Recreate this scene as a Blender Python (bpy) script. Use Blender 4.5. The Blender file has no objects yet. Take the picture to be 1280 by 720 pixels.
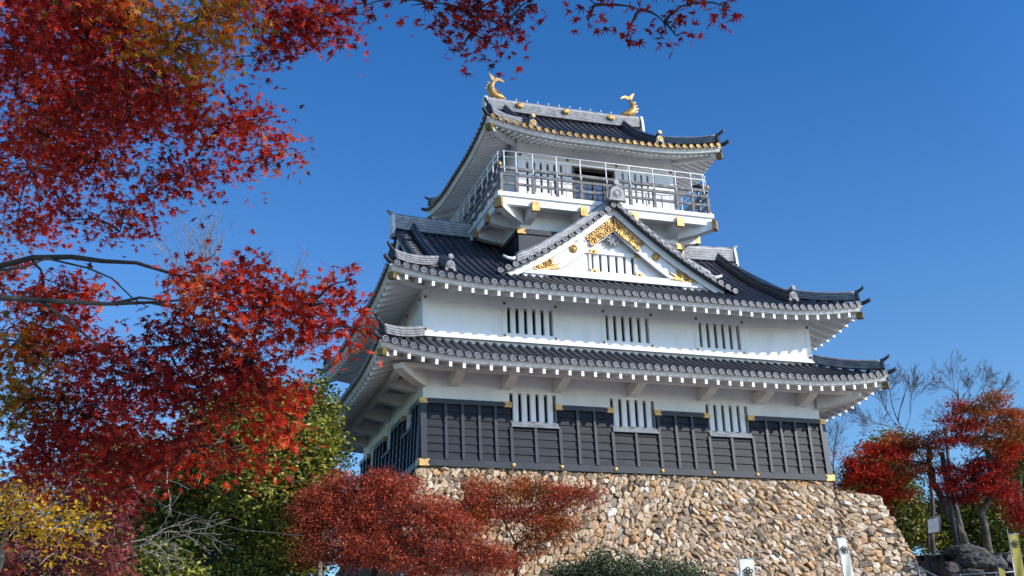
import bpy, math, random
import numpy as np
from mathutils import Vector, Matrix, noise
random.seed(7)
rng = np.random.default_rng(11)
sc = bpy.context.scene
col = sc.collection
rad = math.radians

# ------------------------------------------------------------------ camera
# solved from the photograph's vanishing points: X runs along the keep's front wall, Y into it, Z up
Wc = np.array([[0.9508, -0.3084, -0.0296], [0.0809, 0.3393, -0.9372], [0.299, 0.8887, 0.3476]])
CP = np.array([-9.1492, -36.5515, -8.002])
FPX = 1501.3
cam = bpy.data.cameras.new('camera')
cam.sensor_width = 36.0
cam.lens = FPX / 1280 * 36
cam.clip_start = 0.1
cam.clip_end = 12000
camo = bpy.data.objects.new('camera', cam)
col.objects.link(camo)
rt, dn, fw = Vector(Wc[0]), Vector(Wc[1]), Vector(Wc[2])
rm = Matrix((rt, -dn, -fw)).transposed()
camo.matrix_world = Matrix.Translation(Vector(CP)) @ rm.to_4x4()
sc.camera = camo

# ------------------------------------------------------------------ light
SUN = Vector((1.0, -1.0, 0.74)).normalized()
elev = math.asin(SUN.z)
azim = math.atan2(SUN.x, SUN.y)
w = bpy.data.worlds.new('World')
sc.world = w
w.use_nodes = True
nt = w.node_tree
bg = nt.nodes['Background']
sky = nt.nodes.new('ShaderNodeTexSky')
sky.sky_type = 'NISHITA'
sky.sun_disc = False
sky.sun_elevation = elev
sky.sun_rotation = azim
sky.altitude = 300
sky.air_density = 1.0
sky.dust_density = 0.4
sky.ozone_density = 3.0
hs = nt.nodes.new('ShaderNodeHueSaturation')      # polarised, saturated blue
hs.inputs['Saturation'].default_value = 1.18
hs.inputs['Hue'].default_value = 0.508
nt.links.new(sky.outputs[0], hs.inputs['Color'])
# polariser: the sky gets deeper and bluer with height above the horizon
tcw = nt.nodes.new('ShaderNodeTexCoord'); sx_ = nt.nodes.new('ShaderNodeSeparateXYZ'); rw = nt.nodes.new('ShaderNodeValToRGB'); mw = nt.nodes.new('ShaderNodeMix')
nt.links.new(tcw.outputs['Generated'], sx_.inputs[0]); nt.links.new(sx_.outputs['Z'], rw.inputs[0])
els = rw.color_ramp.elements
els[0].position = 0.0; els[0].color = (0.80, 1.0, 1.0, 1)
els[1].position = 1.0; els[1].color = (0.40, 0.75, 0.95, 1)
for p_, c_ in ((0.25, (0.80, 0.95, 0.96)), (0.38, (0.60, 0.87, 0.99)), (0.54, (0.36, 0.78, 0.97))):
    e_ = els.new(p_); e_.color = (*c_, 1)
mw.data_type = 'RGBA'; mw.blend_type = 'MULTIPLY'; mw.inputs[0].default_value = 1.0
nt.links.new(hs.outputs[0], mw.inputs[6]); nt.links.new(rw.outputs[0], mw.inputs[7]); # paler, brighter sky on the sun's side (behind the camera)
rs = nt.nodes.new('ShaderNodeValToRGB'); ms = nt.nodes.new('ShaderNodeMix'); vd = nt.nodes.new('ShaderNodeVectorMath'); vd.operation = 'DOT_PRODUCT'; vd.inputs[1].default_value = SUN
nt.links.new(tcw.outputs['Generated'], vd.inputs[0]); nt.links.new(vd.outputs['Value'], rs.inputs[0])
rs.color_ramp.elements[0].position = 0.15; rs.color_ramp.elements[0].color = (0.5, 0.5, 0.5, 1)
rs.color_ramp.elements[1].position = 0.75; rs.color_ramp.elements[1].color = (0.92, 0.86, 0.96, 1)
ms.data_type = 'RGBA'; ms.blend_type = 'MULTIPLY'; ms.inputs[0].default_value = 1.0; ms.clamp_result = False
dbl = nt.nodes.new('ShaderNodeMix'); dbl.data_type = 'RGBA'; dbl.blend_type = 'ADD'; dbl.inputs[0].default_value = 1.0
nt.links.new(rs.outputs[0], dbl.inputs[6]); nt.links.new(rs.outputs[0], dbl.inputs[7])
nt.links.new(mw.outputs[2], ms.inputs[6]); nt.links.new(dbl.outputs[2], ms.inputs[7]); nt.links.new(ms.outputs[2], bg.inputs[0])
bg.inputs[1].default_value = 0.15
sl = bpy.data.lights.new('sun', 'SUN')
sl.energy = 3.9
sl.angle = rad(0.5)
sl.color = (1.0, 0.94, 0.86)
so = bpy.data.objects.new('sun', sl)
col.objects.link(so)
so.rotation_euler = SUN.to_track_quat('Z', 'Y').to_euler()
sc.view_settings.view_transform = 'Standard'
sc.view_settings.look = 'None'
sc.view_settings.exposure = 0.35
sc.view_settings.gamma = 1.0

# ------------------------------------------------------------------ helpers
def at(px, py, depth):
    """point seen at pixel (px,py) of the 1280x720 photo, `depth` metres along the view axis"""
    return CP + depth * ((px - 640) / FPX * Wc[0] + (py - 360) / FPX * Wc[1] + Wc[2])

def tag(o, label=None, cat=None, group=None, kind=None):
    if label: o['label'] = label
    if cat: o['category'] = cat
    if group: o['group'] = group
    if kind: o['kind'] = kind
    return o

def empty(name, loc, label=None, cat=None, group=None):
    o = bpy.data.objects.new(name, None)
    o.empty_display_size = 0.3
    o.location = loc
    col.objects.link(o)
    return tag(o, label, cat, group)

def link(name, me, mats, parent=None):
    for m in mats: me.materials.append(m)
    o = bpy.data.objects.new(name, me)
    col.objects.link(o)
    if parent is not None:
        o.parent = parent
        r = parent
        off = Vector((0, 0, 0))
        while r is not None:
            off += r.location
            r = r.parent
        me.transform(Matrix.Translation(-off))
    return o

class MB:
    """collects polygons; build() links them as one mesh object"""
    def __init__(s, T=None):
        s.v = []; s.f = []; s.m = []; s.sm = []; s.T = T
    def V(s, pts):
        n = len(s.v)
        if s.T: pts = [s.T(*p) for p in pts]
        s.v.extend([tuple(p) for p in pts])
        return n
    def F(s, idx, m=0, smooth=False):
        s.f.append(tuple(idx)); s.m.append(m); s.sm.append(smooth)
    def poly(s, pts, m=0):
        n = s.V(pts); s.F(range(n, n + len(pts)), m)
    def box(s, a, b, m=0):
        x0, y0, z0 = a; x1, y1, z1 = b
        n = s.V([(x0, y0, z0), (x1, y0, z0), (x1, y1, z0), (x0, y1, z0), (x0, y0, z1), (x1, y0, z1), (x1, y1, z1), (x0, y1, z1)])
        for q in ((0, 3, 2, 1), (4, 5, 6, 7), (0, 1, 5, 4), (1, 2, 6, 5), (2, 3, 7, 6), (3, 0, 4, 7)):
            s.F([n + i for i in q], m)
    def hexa(s, lo, hi, m=0):
        """two quads (same order) joined"""
        n = s.V(list(lo) + list(hi)); k = len(lo)
        s.F([n + i for i in range(k)][::-1], m); s.F([n + k + i for i in range(k)], m)
        for i in range(k):
            j = (i + 1) % k
            s.F((n + i, n + j, n + k + j, n + k + i), m)
    def sweep(s, rings, m=0, cap=True, smooth=False, closed=True):
        ns = [s.V(r) for r in rings]; k = len(rings[0])
        for a, b in zip(ns[:-1], ns[1:]):
            for i in range(k if closed else k - 1):
                j = (i + 1) % k
                s.F((a + i, a + j, b + j, b + i), m, smooth)
        if cap:
            s.F([ns[0] + i for i in range(k)][::-1], m); s.F([ns[-1] + i for i in range(k)], m)
    def tube(s, pts, radii, n=6, m=0, cap=True):
        pts = [Vector(p) for p in pts]
        if not hasattr(radii, '__len__'): radii = [radii] * len(pts)
        rings = []
        prev = None
        for i, p in enumerate(pts):
            d = (pts[min(i + 1, len(pts) - 1)] - pts[max(i - 1, 0)])
            if d.length < 1e-6: d = Vector((0, 0, 1))
            d.normalize()
            if prev is None:
                a = d.orthogonal().normalized()
            else:
                a = prev - d * prev.dot(d)
                a = a.normalized() if a.length > 1e-5 else d.orthogonal().normalized()
            prev = a
            b = d.cross(a)
            rings.append([p + radii[i] * (math.cos(2 * math.pi * k / n) * a + math.sin(2 * math.pi * k / n) * b) for k in range(n)])
        s.sweep(rings, m, cap, True)
    def build(s, name, mats, parent=None, label=None):
        me = bpy.data.meshes.new(name)
        me.from_pydata(s.v, [], s.f)
        me.polygons.foreach_set('material_index', s.m)
        me.polygons.foreach_set('use_smooth', s.sm)
        me.update()
        o = link(name, me, mats, parent)
        if label: o['label'] = label
        return o

# ------------------------------------------------------------------ materials
def new_mat(name):
    m = bpy.data.materials.new(name); m.use_nodes = True
    return m, m.node_tree, m.node_tree.nodes['Principled BSDF']

def rgb(c): return (c[0], c[1], c[2], 1.0)

def mat_noise(name, c1, c2, scale=3.0, rough=0.8, detail=6, bump=0.0, bscale=None, metal=0.0, lo=0.35, hi=0.65, spec=0.5, dist=0.02, stretch=None):
    m, t, p = new_mat(name)
    tc = t.nodes.new('ShaderNodeTexCoord')
    src = tc.outputs['Object']
    if stretch:
        mp = t.nodes.new('ShaderNodeMapping'); mp.inputs['Scale'].default_value = stretch
        t.links.new(src, mp.inputs[0]); src = mp.outputs[0]
    n = t.nodes.new('ShaderNodeTexNoise'); n.inputs['Scale'].default_value = scale; n.inputs['Detail'].default_value = detail
    n.inputs['Roughness'].default_value = 0.65
    t.links.new(src, n.inputs['Vector'])
    r = t.nodes.new('ShaderNodeValToRGB')
    r.color_ramp.elements[0].position = lo; r.color_ramp.elements[0].color = rgb(c1)
    r.color_ramp.elements[1].position = hi; r.color_ramp.elements[1].color = rgb(c2)
    t.links.new(n.outputs[0], r.inputs[0]); t.links.new(r.outputs[0], p.inputs['Base Color'])
    p.inputs['Roughness'].default_value = rough; p.inputs['Metallic'].default_value = metal
    p.inputs['Specular IOR Level'].default_value = spec
    if bump:
        n2 = t.nodes.new('ShaderNodeTexNoise'); n2.inputs['Scale'].default_value = bscale or scale * 6; n2.inputs['Detail'].default_value = 5
        t.links.new(src, n2.inputs['Vector'])
        b = t.nodes.new('ShaderNodeBump'); b.inputs['Strength'].default_value = bump; b.inputs['Distance'].default_value = dist
        t.links.new(n2.outputs[0], b.inputs['Height']); t.links.new(b.outputs[0], p.inputs['Normal'])
    return m

M_plaster = mat_noise('white_plaster', (0.70, 0.70, 0.69), (0.82, 0.81, 0.79), 1.3, 0.85, 8, 0.12, 14, stretch=(1, 1, 0.45), lo=0.28, hi=0.55)
def streak(mat, amt=0.82, sc_=(5, 5, 0.35), lo=0.36, hi=0.52):
    t = mat.node_tree; p = t.nodes['Principled BSDF']; src = p.inputs['Base Color'].links[0].from_socket
    tc = t.nodes.new('ShaderNodeTexCoord'); mp = t.nodes.new('ShaderNodeMapping'); mp.inputs['Scale'].default_value = sc_
    n = t.nodes.new('ShaderNodeTexNoise'); n.inputs['Scale'].default_value = 1.0; n.inputs['Detail'].default_value = 9; n.inputs['Roughness'].default_value = 0.7
    r = t.nodes.new('ShaderNodeValToRGB'); r.color_ramp.elements[0].position = lo; r.color_ramp.elements[0].color = (amt, amt, amt * 0.98, 1); r.color_ramp.elements[1].position = hi; r.color_ramp.elements[1].color = (1, 1, 1, 1)
    mx = t.nodes.new('ShaderNodeMix'); mx.data_type = 'RGBA'; mx.blend_type = 'MULTIPLY'; mx.inputs[0].default_value = 1
    t.links.new(tc.outputs['Object'], mp.inputs[0]); t.links.new(mp.outputs[0], n.inputs['Vector']); t.links.new(n.outputs[0], r.inputs[0])
    t.links.new(src, mx.inputs[6]); t.links.new(r.outputs[0], mx.inputs[7]); t.links.new(mx.outputs[2], p.inputs['Base Color'])
streak(M_plaster, 0.93, (1.6, 1.6, 0.5), 0.3, 0.5)
# weathered white paint with peeled dark specks (balcony beams, gable)
M_worn, _t, _p = new_mat('worn_white_paint')
_tc = _t.nodes.new('ShaderNodeTexCoord'); _n = _t.nodes.new('ShaderNodeTexNoise'); _n.inputs['Scale'].default_value = 3.2; _n.inputs['Detail'].default_value = 10; _n.inputs['Roughness'].default_value = 0.72
_t.links.new(_tc.outputs['Object'], _n.inputs['Vector'])
_r = _t.nodes.new('ShaderNodeValToRGB')
_r.color_ramp.elements[0].position = 0.30; _r.color_ramp.elements[0].color = (0.13, 0.11, 0.09, 1)
_r.color_ramp.elements[1].position = 0.385; _r.color_ramp.elements[1].color = (0.80, 0.785, 0.75, 1)
_t.links.new(_n.outputs[0], _r.inputs[0]); _t.links.new(_r.outputs[0], _p.inputs['Base Color']); _p.inputs['Roughness'].default_value = 0.75
M_soffit = mat_noise('eave_plaster', (0.66, 0.64, 0.60), (0.79, 0.77, 0.73), 1.8, 0.9, 6, 0.1, 12)
M_tile = mat_noise('roof_tile', (0.020, 0.021, 0.026), (0.048, 0.048, 0.053), 2.4, 0.42, 8, 0.15, 25, spec=0.4)
M_tile2 = mat_noise('pan_tile', (0.012, 0.013, 0.016), (0.032, 0.033, 0.038), 3.0, 0.5, 8, 0.15, 25, spec=0.5)
M_rim = mat_noise('tile_end_rim', (0.16, 0.157, 0.15), (0.40, 0.385, 0.365), 5.0, 0.6, 6)
M_noshi = mat_noise('ridge_tile', (0.13, 0.13, 0.135), (0.31, 0.305, 0.29), 4.0, 0.6, 8, 0.2, 20)
M_mortar = mat_noise('ridge_mortar', (0.50, 0.48, 0.45), (0.75, 0.73, 0.69), 4.0, 0.8, 8)
M_gold = mat_noise('gold_leaf', (0.24, 0.12, 0.03), (0.60, 0.35, 0.11), 6.0, 0.42, 5, 0.4, 18, metal=0.5, lo=0.3, hi=0.6)
M_gold2 = mat_noise('aged_gold', (0.10, 0.062, 0.018), (0.38, 0.24, 0.065), 7.0, 0.45, 5, 0.4, 24, metal=0.6, lo=0.35, hi=0.65)
M_board = mat_noise('black_board', (0.007, 0.0095, 0.014), (0.021, 0.026, 0.034), 2.2, 0.5, 10, 0.25, 30, stretch=(0.35, 0.35, 3.0), spec=0.22)
streak(M_board, 0.55, (1.6, 1.6, 7.0), 0.35, 0.6)
M_beam = mat_noise('black_beam', (0.006, 0.008, 0.012), (0.017, 0.021, 0.028), 2.0, 0.45, 8, 0.1, 20, spec=0.4)
M_sill = mat_noise('grey_sill', (0.09, 0.10, 0.115), (0.22, 0.235, 0.25), 5.0, 0.6, 8, stretch=(0.6, 1, 1))
M_greyw = mat_noise('weathered_wood', (0.055, 0.056, 0.06), (0.24, 0.225, 0.21), 4.5, 0.75, 9, 0.2, 25, stretch=(1, 1, 1))
M_metal = mat_noise('white_metal', (0.62, 0.63, 0.65), (0.78, 0.78, 0.78), 5.0, 0.4, 4)
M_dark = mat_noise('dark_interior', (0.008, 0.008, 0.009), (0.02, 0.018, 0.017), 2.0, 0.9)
M_brown = mat_noise('brown_wood', (0.035, 0.018, 0.010), (0.11, 0.055, 0.03), 5.0, 0.6)
M_glass, _t, _p = new_mat('window_glass'); _p.inputs['Base Color'].default_value = (0.05, 0.07, 0.10, 1); _p.inputs['Roughness'].default_value = 0.08; _p.inputs['Specular IOR Level'].default_value = 0.8
M_carve = mat_noise('grey_carving', (0.16, 0.16, 0.17), (0.55, 0.55, 0.56), 9.0, 0.7, 6, 0.4, 20)
M_bark = mat_noise('bark', (0.020, 0.014, 0.012), (0.075, 0.055, 0.042), 5.0, 0.9, 8, 0.6, 22, stretch=(1, 1, 0.3), dist=0.05)
M_barkp = mat_noise('pale_bark', (0.16, 0.13, 0.11), (0.42, 0.37, 0.32), 6.0, 0.9, 8, 0.5, 22, dist=0.03)
M_barkt = mat_noise('twig_bark', (0.06, 0.045, 0.042), (0.15, 0.12, 0.11), 6.0, 0.9, 4)
M_barkg = mat_noise('mottled_bark', (0.030, 0.025, 0.020), (0.13, 0.105, 0.075), 4.0, 0.9, 8, 0.6, 16, dist=0.05)
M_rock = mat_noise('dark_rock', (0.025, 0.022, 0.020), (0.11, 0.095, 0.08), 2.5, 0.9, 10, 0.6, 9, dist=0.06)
M_cloth = mat_noise('cream_cloth', (0.62, 0.60, 0.47), (0.76, 0.74, 0.60), 2.0, 0.9, 4)
M_ycloth = mat_noise('yellow_cloth', (0.24, 0.20, 0.035), (0.36, 0.30, 0.06), 2.0, 0.9, 4)
M_crest = mat_noise('black_crest', (0.015, 0.015, 0.015), (0.03, 0.03, 0.03), 4.0, 0.8)
M_steel = mat_noise('grey_steel', (0.20, 0.21, 0.22), (0.36, 0.37, 0.38), 6.0, 0.45, metal=0.6)
M_darkpole = mat_noise('dark_pole', (0.018, 0.016, 0.018), (0.04, 0.036, 0.036), 3.0, 0.7)
M_panel = mat_noise('notice_panel', (0.26, 0.27, 0.28), (0.36, 0.37, 0.38), 12.0, 0.6)
M_pink = mat_noise('pink_cloth', (0.6, 0.05, 0.14), (0.75, 0.10, 0.2), 4.0, 0.8)
M_ground = mat_noise('ground_gravel', (0.16, 0.145, 0.125), (0.28, 0.255, 0.22), 1.6, 0.95, 12, 0.4, 12, dist=0.03)

def mat_attr(name, stops, rough=0.7, transl=0.0, spec=0.3, bump=0, hue_noise=0.0):
    """colour by per-piece random attribute 'rnd'"""
    m, t, p = new_mat(name)
    a = t.nodes.new('ShaderNodeAttribute'); a.attribute_name = 'rnd'
    r = t.nodes.new('ShaderNodeValToRGB')
    cr = r.color_ramp
    while len(cr.elements) < len(stops): cr.elements.new(0.5)
    for e, (pos, c) in zip(cr.elements, stops):
        e.position = pos; e.color = rgb(c)
    t.links.new(a.outputs['Fac'], r.inputs[0])
    out = r.outputs[0]
    if hue_noise:
        tc = t.nodes.new('ShaderNodeTexCoord'); n = t.nodes.new('ShaderNodeTexNoise'); n.inputs['Scale'].default_value = 7; n.inputs['Detail'].default_value = 8
        t.links.new(tc.outputs['Object'], n.inputs['Vector'])
        mx = t.nodes.new('ShaderNodeMix'); mx.data_type = 'RGBA'; mx.blend_type = 'MULTIPLY'; mx.inputs[0].default_value = hue_noise
        rr = t.nodes.new('ShaderNodeValToRGB'); rr.color_ramp.elements[0].position = 0.3; rr.color_ramp.elements[0].color = (0.35, 0.28, 0.22, 1); rr.color_ramp.elements[1].position = 0.62; rr.color_ramp.elements[1].color = (1.15, 1.12, 1.08, 1)
        t.links.new(n.outputs[0], rr.inputs[0]); t.links.new(out, mx.inputs[6]); t.links.new(rr.outputs[0], mx.inputs[7]); out = mx.outputs[2]
    t.links.new(out, p.inputs['Base Color'])
    p.inputs['Roughness'].default_value = rough; p.inputs['Specular IOR Level'].default_value = spec
    if bump:
        tc = t.nodes.new('ShaderNodeTexCoord'); n = t.nodes.new('ShaderNodeTexNoise'); n.inputs['Scale'].default_value = 14; n.inputs['Detail'].default_value = 8
        t.links.new(tc.outputs['Object'], n.inputs['Vector'])
        b = t.nodes.new('ShaderNodeBump'); b.inputs['Strength'].default_value = bump; b.inputs['Distance'].default_value = 0.04
        t.links.new(n.outputs[0], b.inputs['Height']); t.links.new(b.outputs[0], p.inputs['Normal'])
    if transl:
        tr = t.nodes.new('ShaderNodeBsdfTranslucent'); t.links.new(out, tr.inputs[0])
        mx = t.nodes.new('ShaderNodeMixShader'); mx.inputs[0].default_value = transl
        o = t.nodes['Material Output']
        t.links.new(p.outputs[0], mx.inputs[1]); t.links.new(tr.outputs[0], mx.inputs[2]); t.links.new(mx.outputs[0], o.inputs[0])
    return m

L_red = mat_attr('red_leaf', [(0, (0.11, 0.010, 0.004)), (0.3, (0.37, 0.014, 0.006)), (0.65, (0.64, 0.034, 0.009)), (0.9, (0.76, 0.095, 0.016)), (1, (0.66, 0.20, 0.05))], 0.55, 0.40)
L_crimson = mat_attr('crimson_leaf', [(0, (0.07, 0.006, 0.004)), (0.5, (0.31, 0.010, 0.007)), (1, (0.62, 0.033, 0.012))], 0.55, 0.40)
L_orange = mat_attr('turning_leaf', [(0, (0.09, 0.10, 0.012)), (0.3, (0.26, 0.20, 0.015)), (0.55, (0.55, 0.20, 0.012)), (1, (0.72, 0.10, 0.010))], 0.55, 0.45)
L_yellow = mat_attr('yellow_leaf', [(0, (0.20, 0.10, 0.015)), (0.4, (0.55, 0.29, 0.015)), (1, (0.80, 0.48, 0.03))], 0.55, 0.35)
L_purple = mat_attr('dull_purple_leaf', [(0, (0.07, 0.02, 0.02)), (0.6, (0.24, 0.05, 0.045)), (1, (0.36, 0.07, 0.05))], 0.6, 0.25)
L_brick = mat_attr('brick_red_leaf', [(0, (0.11, 0.024, 0.012)), (0.35, (0.30, 0.055, 0.024)), (0.75, (0.60, 0.080, 0.035)), (1, (0.60, 0.20, 0.09))], 0.6, 0.25)
L_rust = mat_attr('rust_leaf', [(0, (0.08, 0.065, 0.015)), (0.3, (0.22, 0.10, 0.02)), (0.6, (0.50, 0.10, 0.02)), (0.9, (0.60, 0.10, 0.02)), (1, (0.50, 0.26, 0.07))], 0.6, 0.25)
L_green = mat_attr('evergreen_leaf', [(0, (0.020, 0.032, 0.005)), (0.45, (0.095, 0.110, 0.010)), (0.8, (0.25, 0.24, 0.022)), (1, (0.42, 0.37, 0.06))], 0.5, 0.2, spec=0.35)
L_hedge = mat_attr('hedge_leaf', [(0, (0.02, 0.035, 0.010)), (0.5, (0.05, 0.075, 0.02)), (1, (0.12, 0.13, 0.04))], 0.4, 0.15, spec=0.6)
L_dry = mat_attr('dry_leaf', [(0, (0.10, 0.05, 0.04)), (1, (0.30, 0.16, 0.10))], 0.7, 0.2)
M_stone = mat_attr('rubble_stone', [(0, (0.19, 0.15, 0.12)), (0.12, (0.31, 0.24, 0.17)), (0.28, (0.44, 0.32, 0.195)), (0.45, (0.54, 0.40, 0.26)), (0.58, (0.52, 0.315, 0.155)), (0.68, (0.60, 0.48, 0.34)), (0.88, (0.66, 0.55, 0.41)), (1, (0.80, 0.74, 0.64))], 0.85, spec=0.2, bump=0.8, hue_noise=0.48)

# ------------------------------------------------------------------ ground
def gz(x, y):
    """terrain height: path near the camera, castle terrace, wooded slopes falling away"""
    d = math.hypot(x - 7, y - 6)
    base = -9.7 + 4.6 * max(0.0, min(1.0, (-y * 0.9 + 0 - 30) / -16 if False else (y + 30) / 18.0)) ** 1.3 if y > -30 else -9.7
    base = min(base, -5.1)
    if x > 18 and y > 2:
        base += 2.4 * min(1, (x - 18) / 2) * min(1, (y - 2) / 2.5)
    if d > 70:
        base -= (d - 70) * 0.28 if d < 500 else 120 + (d - 500) * 0.01
    return base + 0.12 * noise.noise(Vector((x * 0.15, y * 0.15, 0)))
m = MB()
def axis(c, fine, far):
    a = [c + i * 1.5 for i in range(-fine, fine + 1)]
    k = 1.5
    lo, hi = a[0], a[-1]
    out_lo, out_hi = [], []
    while hi < far:
        k *= 1.22; hi += k; lo -= k
        out_lo.append(lo); out_hi.append(hi)
    return out_lo[::-1] + a + out_hi
gx = axis(6, 34, 5000); gy = axis(-6, 34, 5000)
n0 = m.V([(x, y, gz(x, y)) for y in gy for x in gx])
for j in range(len(gy) - 1):
    for i in range(len(gx) - 1):
        a = n0 + j * len(gx) + i
        m.F((a, a + 1, a + 1 + len(gx), a + len(gx)), 0, True)
tag(m.build('ground', [M_ground]), kind='structure')

# ------------------------------------------------------------------ the keep
keep = empty('castle_keep', (7.3, 4.85, -0.1), 'white castle keep with dark tiled roofs and gold fish ornaments on the stone base', 'castle')
WX, WY = 14.65, 9.7            # wall footprint
PITCH = 0.2945

def wall_holes(T, length, z0, z1, holes, thick=0.28):
    """a wall in local (s, depth, z) with rectangular openings (s0,s1,z0,z1)"""
    m = MB(T)
    cuts = sorted(holes)
    s = 0
    for (a, b, c, d) in cuts:
        m.box((s, 0, z0), (a, thick, z1))
        if c > z0: m.box((a, 0, z0), (b, thick, c))
        if d < z1: m.box((a, 0, d), (b, thick, z1))
        s = b
    m.box((s, 0, z0), (length, thick, z1))
    return m

def T_front(y0, x0=0): return lambda s, t, z: (x0 + s, y0 + t, z)
def T_back(y1, x1): return lambda s, t, z: (x1 - s, y1 - t, z)
def T_left(x0, y1): return lambda s, t, z: (x0 + t, y1 - s, z)
def T_right(x1, y0=0): return lambda s, t, z: (x1 - t, y0 + s, z)

def slat_window(name, T, a, b, c, d, parent, nslat=5, slatw=0.178, mat=None, back=0.24):
    m = MB(T)
    pitch = (b - a + 0.0) / (nslat + 1) 
    gap = ((b - a) - nslat * slatw) / (nslat + 1)
    for i in range(nslat):
        s0 = a + gap * (i + 1) + slatw * i
        m.box((s0, 0.004, c), (s0 + slatw, 0.125, d))
    o = m.build(name, [mat or M_plaster], parent)
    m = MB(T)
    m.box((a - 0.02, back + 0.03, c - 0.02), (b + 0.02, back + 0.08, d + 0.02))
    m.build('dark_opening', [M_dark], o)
    return o

WF = [(2.94, 4.58), (6.53, 8.17), (10.13, 11.76)]        # front windows, both storeys
WLy = [(1.36, 2.36), (4.2, 5.4), (7.15, 8.35)]           # left side, lower storey (y)
# lower and upper storey walls
def storey(z0, z1, fz, lz, lholes, nm):
    fh = [(a, b, fz[0], fz[1]) for a, b in WF]
    wall_holes(T_front(0), WX, z0, z1, fh).build(nm, [M_plaster], keep)
    lh = [(WY - b, WY - a, lz[0], lz[1]) for a, b in lholes]
    def TL(s, t, z): return (t, WY - s, z)
    # butt the side walls between the front and back walls
    m = wall_holes(TL, WY, z0, z1, lh)
    m.v = [(x, min(max(y, 0.28), WY - 0.28), z) for x, y, z in m.v]
    m.build(nm, [M_plaster], keep)
    m = MB(); m.box((WX - 0.28, 0.28, z0), (WX, WY - 0.28, z1)); m.build(nm, [M_plaster], keep)
    m = MB(); m.box((0, WY - 0.28, z0), (WX, WY, z1)); m.build(nm, [M_plaster], keep)
    for a, b in WF: slat_window('slatted_window', T_front(0), a, b, fz[0], fz[1], keep)
    for a, b in lholes: slat_window('slatted_window', TL, WY - b, WY - a, lz[0], lz[1], keep, nslat=4 if nm == 'lower_wall' else 3, slatw=0.15)
storey(-0.1, 4.20, (1.60, 2.57), (1.60, 2.50), WLy, 'lower_wall')
storey(4.20, 6.42, (4.66, 5.58), (4.66, 5.55), [(2.2, 3.3), (6.0, 7.1)], 'upper_wall')

# upper storey shallow timber framing lines + round bosses
for T, L, xs in ((T_front(0), WX, [0.0, 2.76, 4.60, 6.36, 8.19, 9.95, 11.78, 14.47]), (lambda s, t, z: (t, s, z), WY, [0.18, 2.0, 3.32, 5.82, 7.12, 9.5])):
    m = MB(T)
    m.box((0.0, -0.02, 5.62), (L, -0.001, 5.80))
    for x in xs: m.box((x, -0.016, 4.5), (x + 0.18, -0.001, 5.62))
    m.build('wall_frame', [M_plaster], keep)
    for x in xs:
        for z, sc_ in ((5.71, 1.0), (4.57, 0.9)):
            m = MB(T)
            c = (x + 0.09, 0, z)
            ring = lambda r, t: [(c[0] + r * math.cos(k * math.pi / 5), t, c[2] + r * math.sin(k * math.pi / 5)) for k in range(10)]
            m.sweep([ring(0.055 * sc_, -0.022), ring(0.055 * sc_, -0.04), ring(0.035 * sc_, -0.065), ring(0.012, -0.07)], 0, True)
            m.build('gold_boss', [M_gold2], keep)

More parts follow.
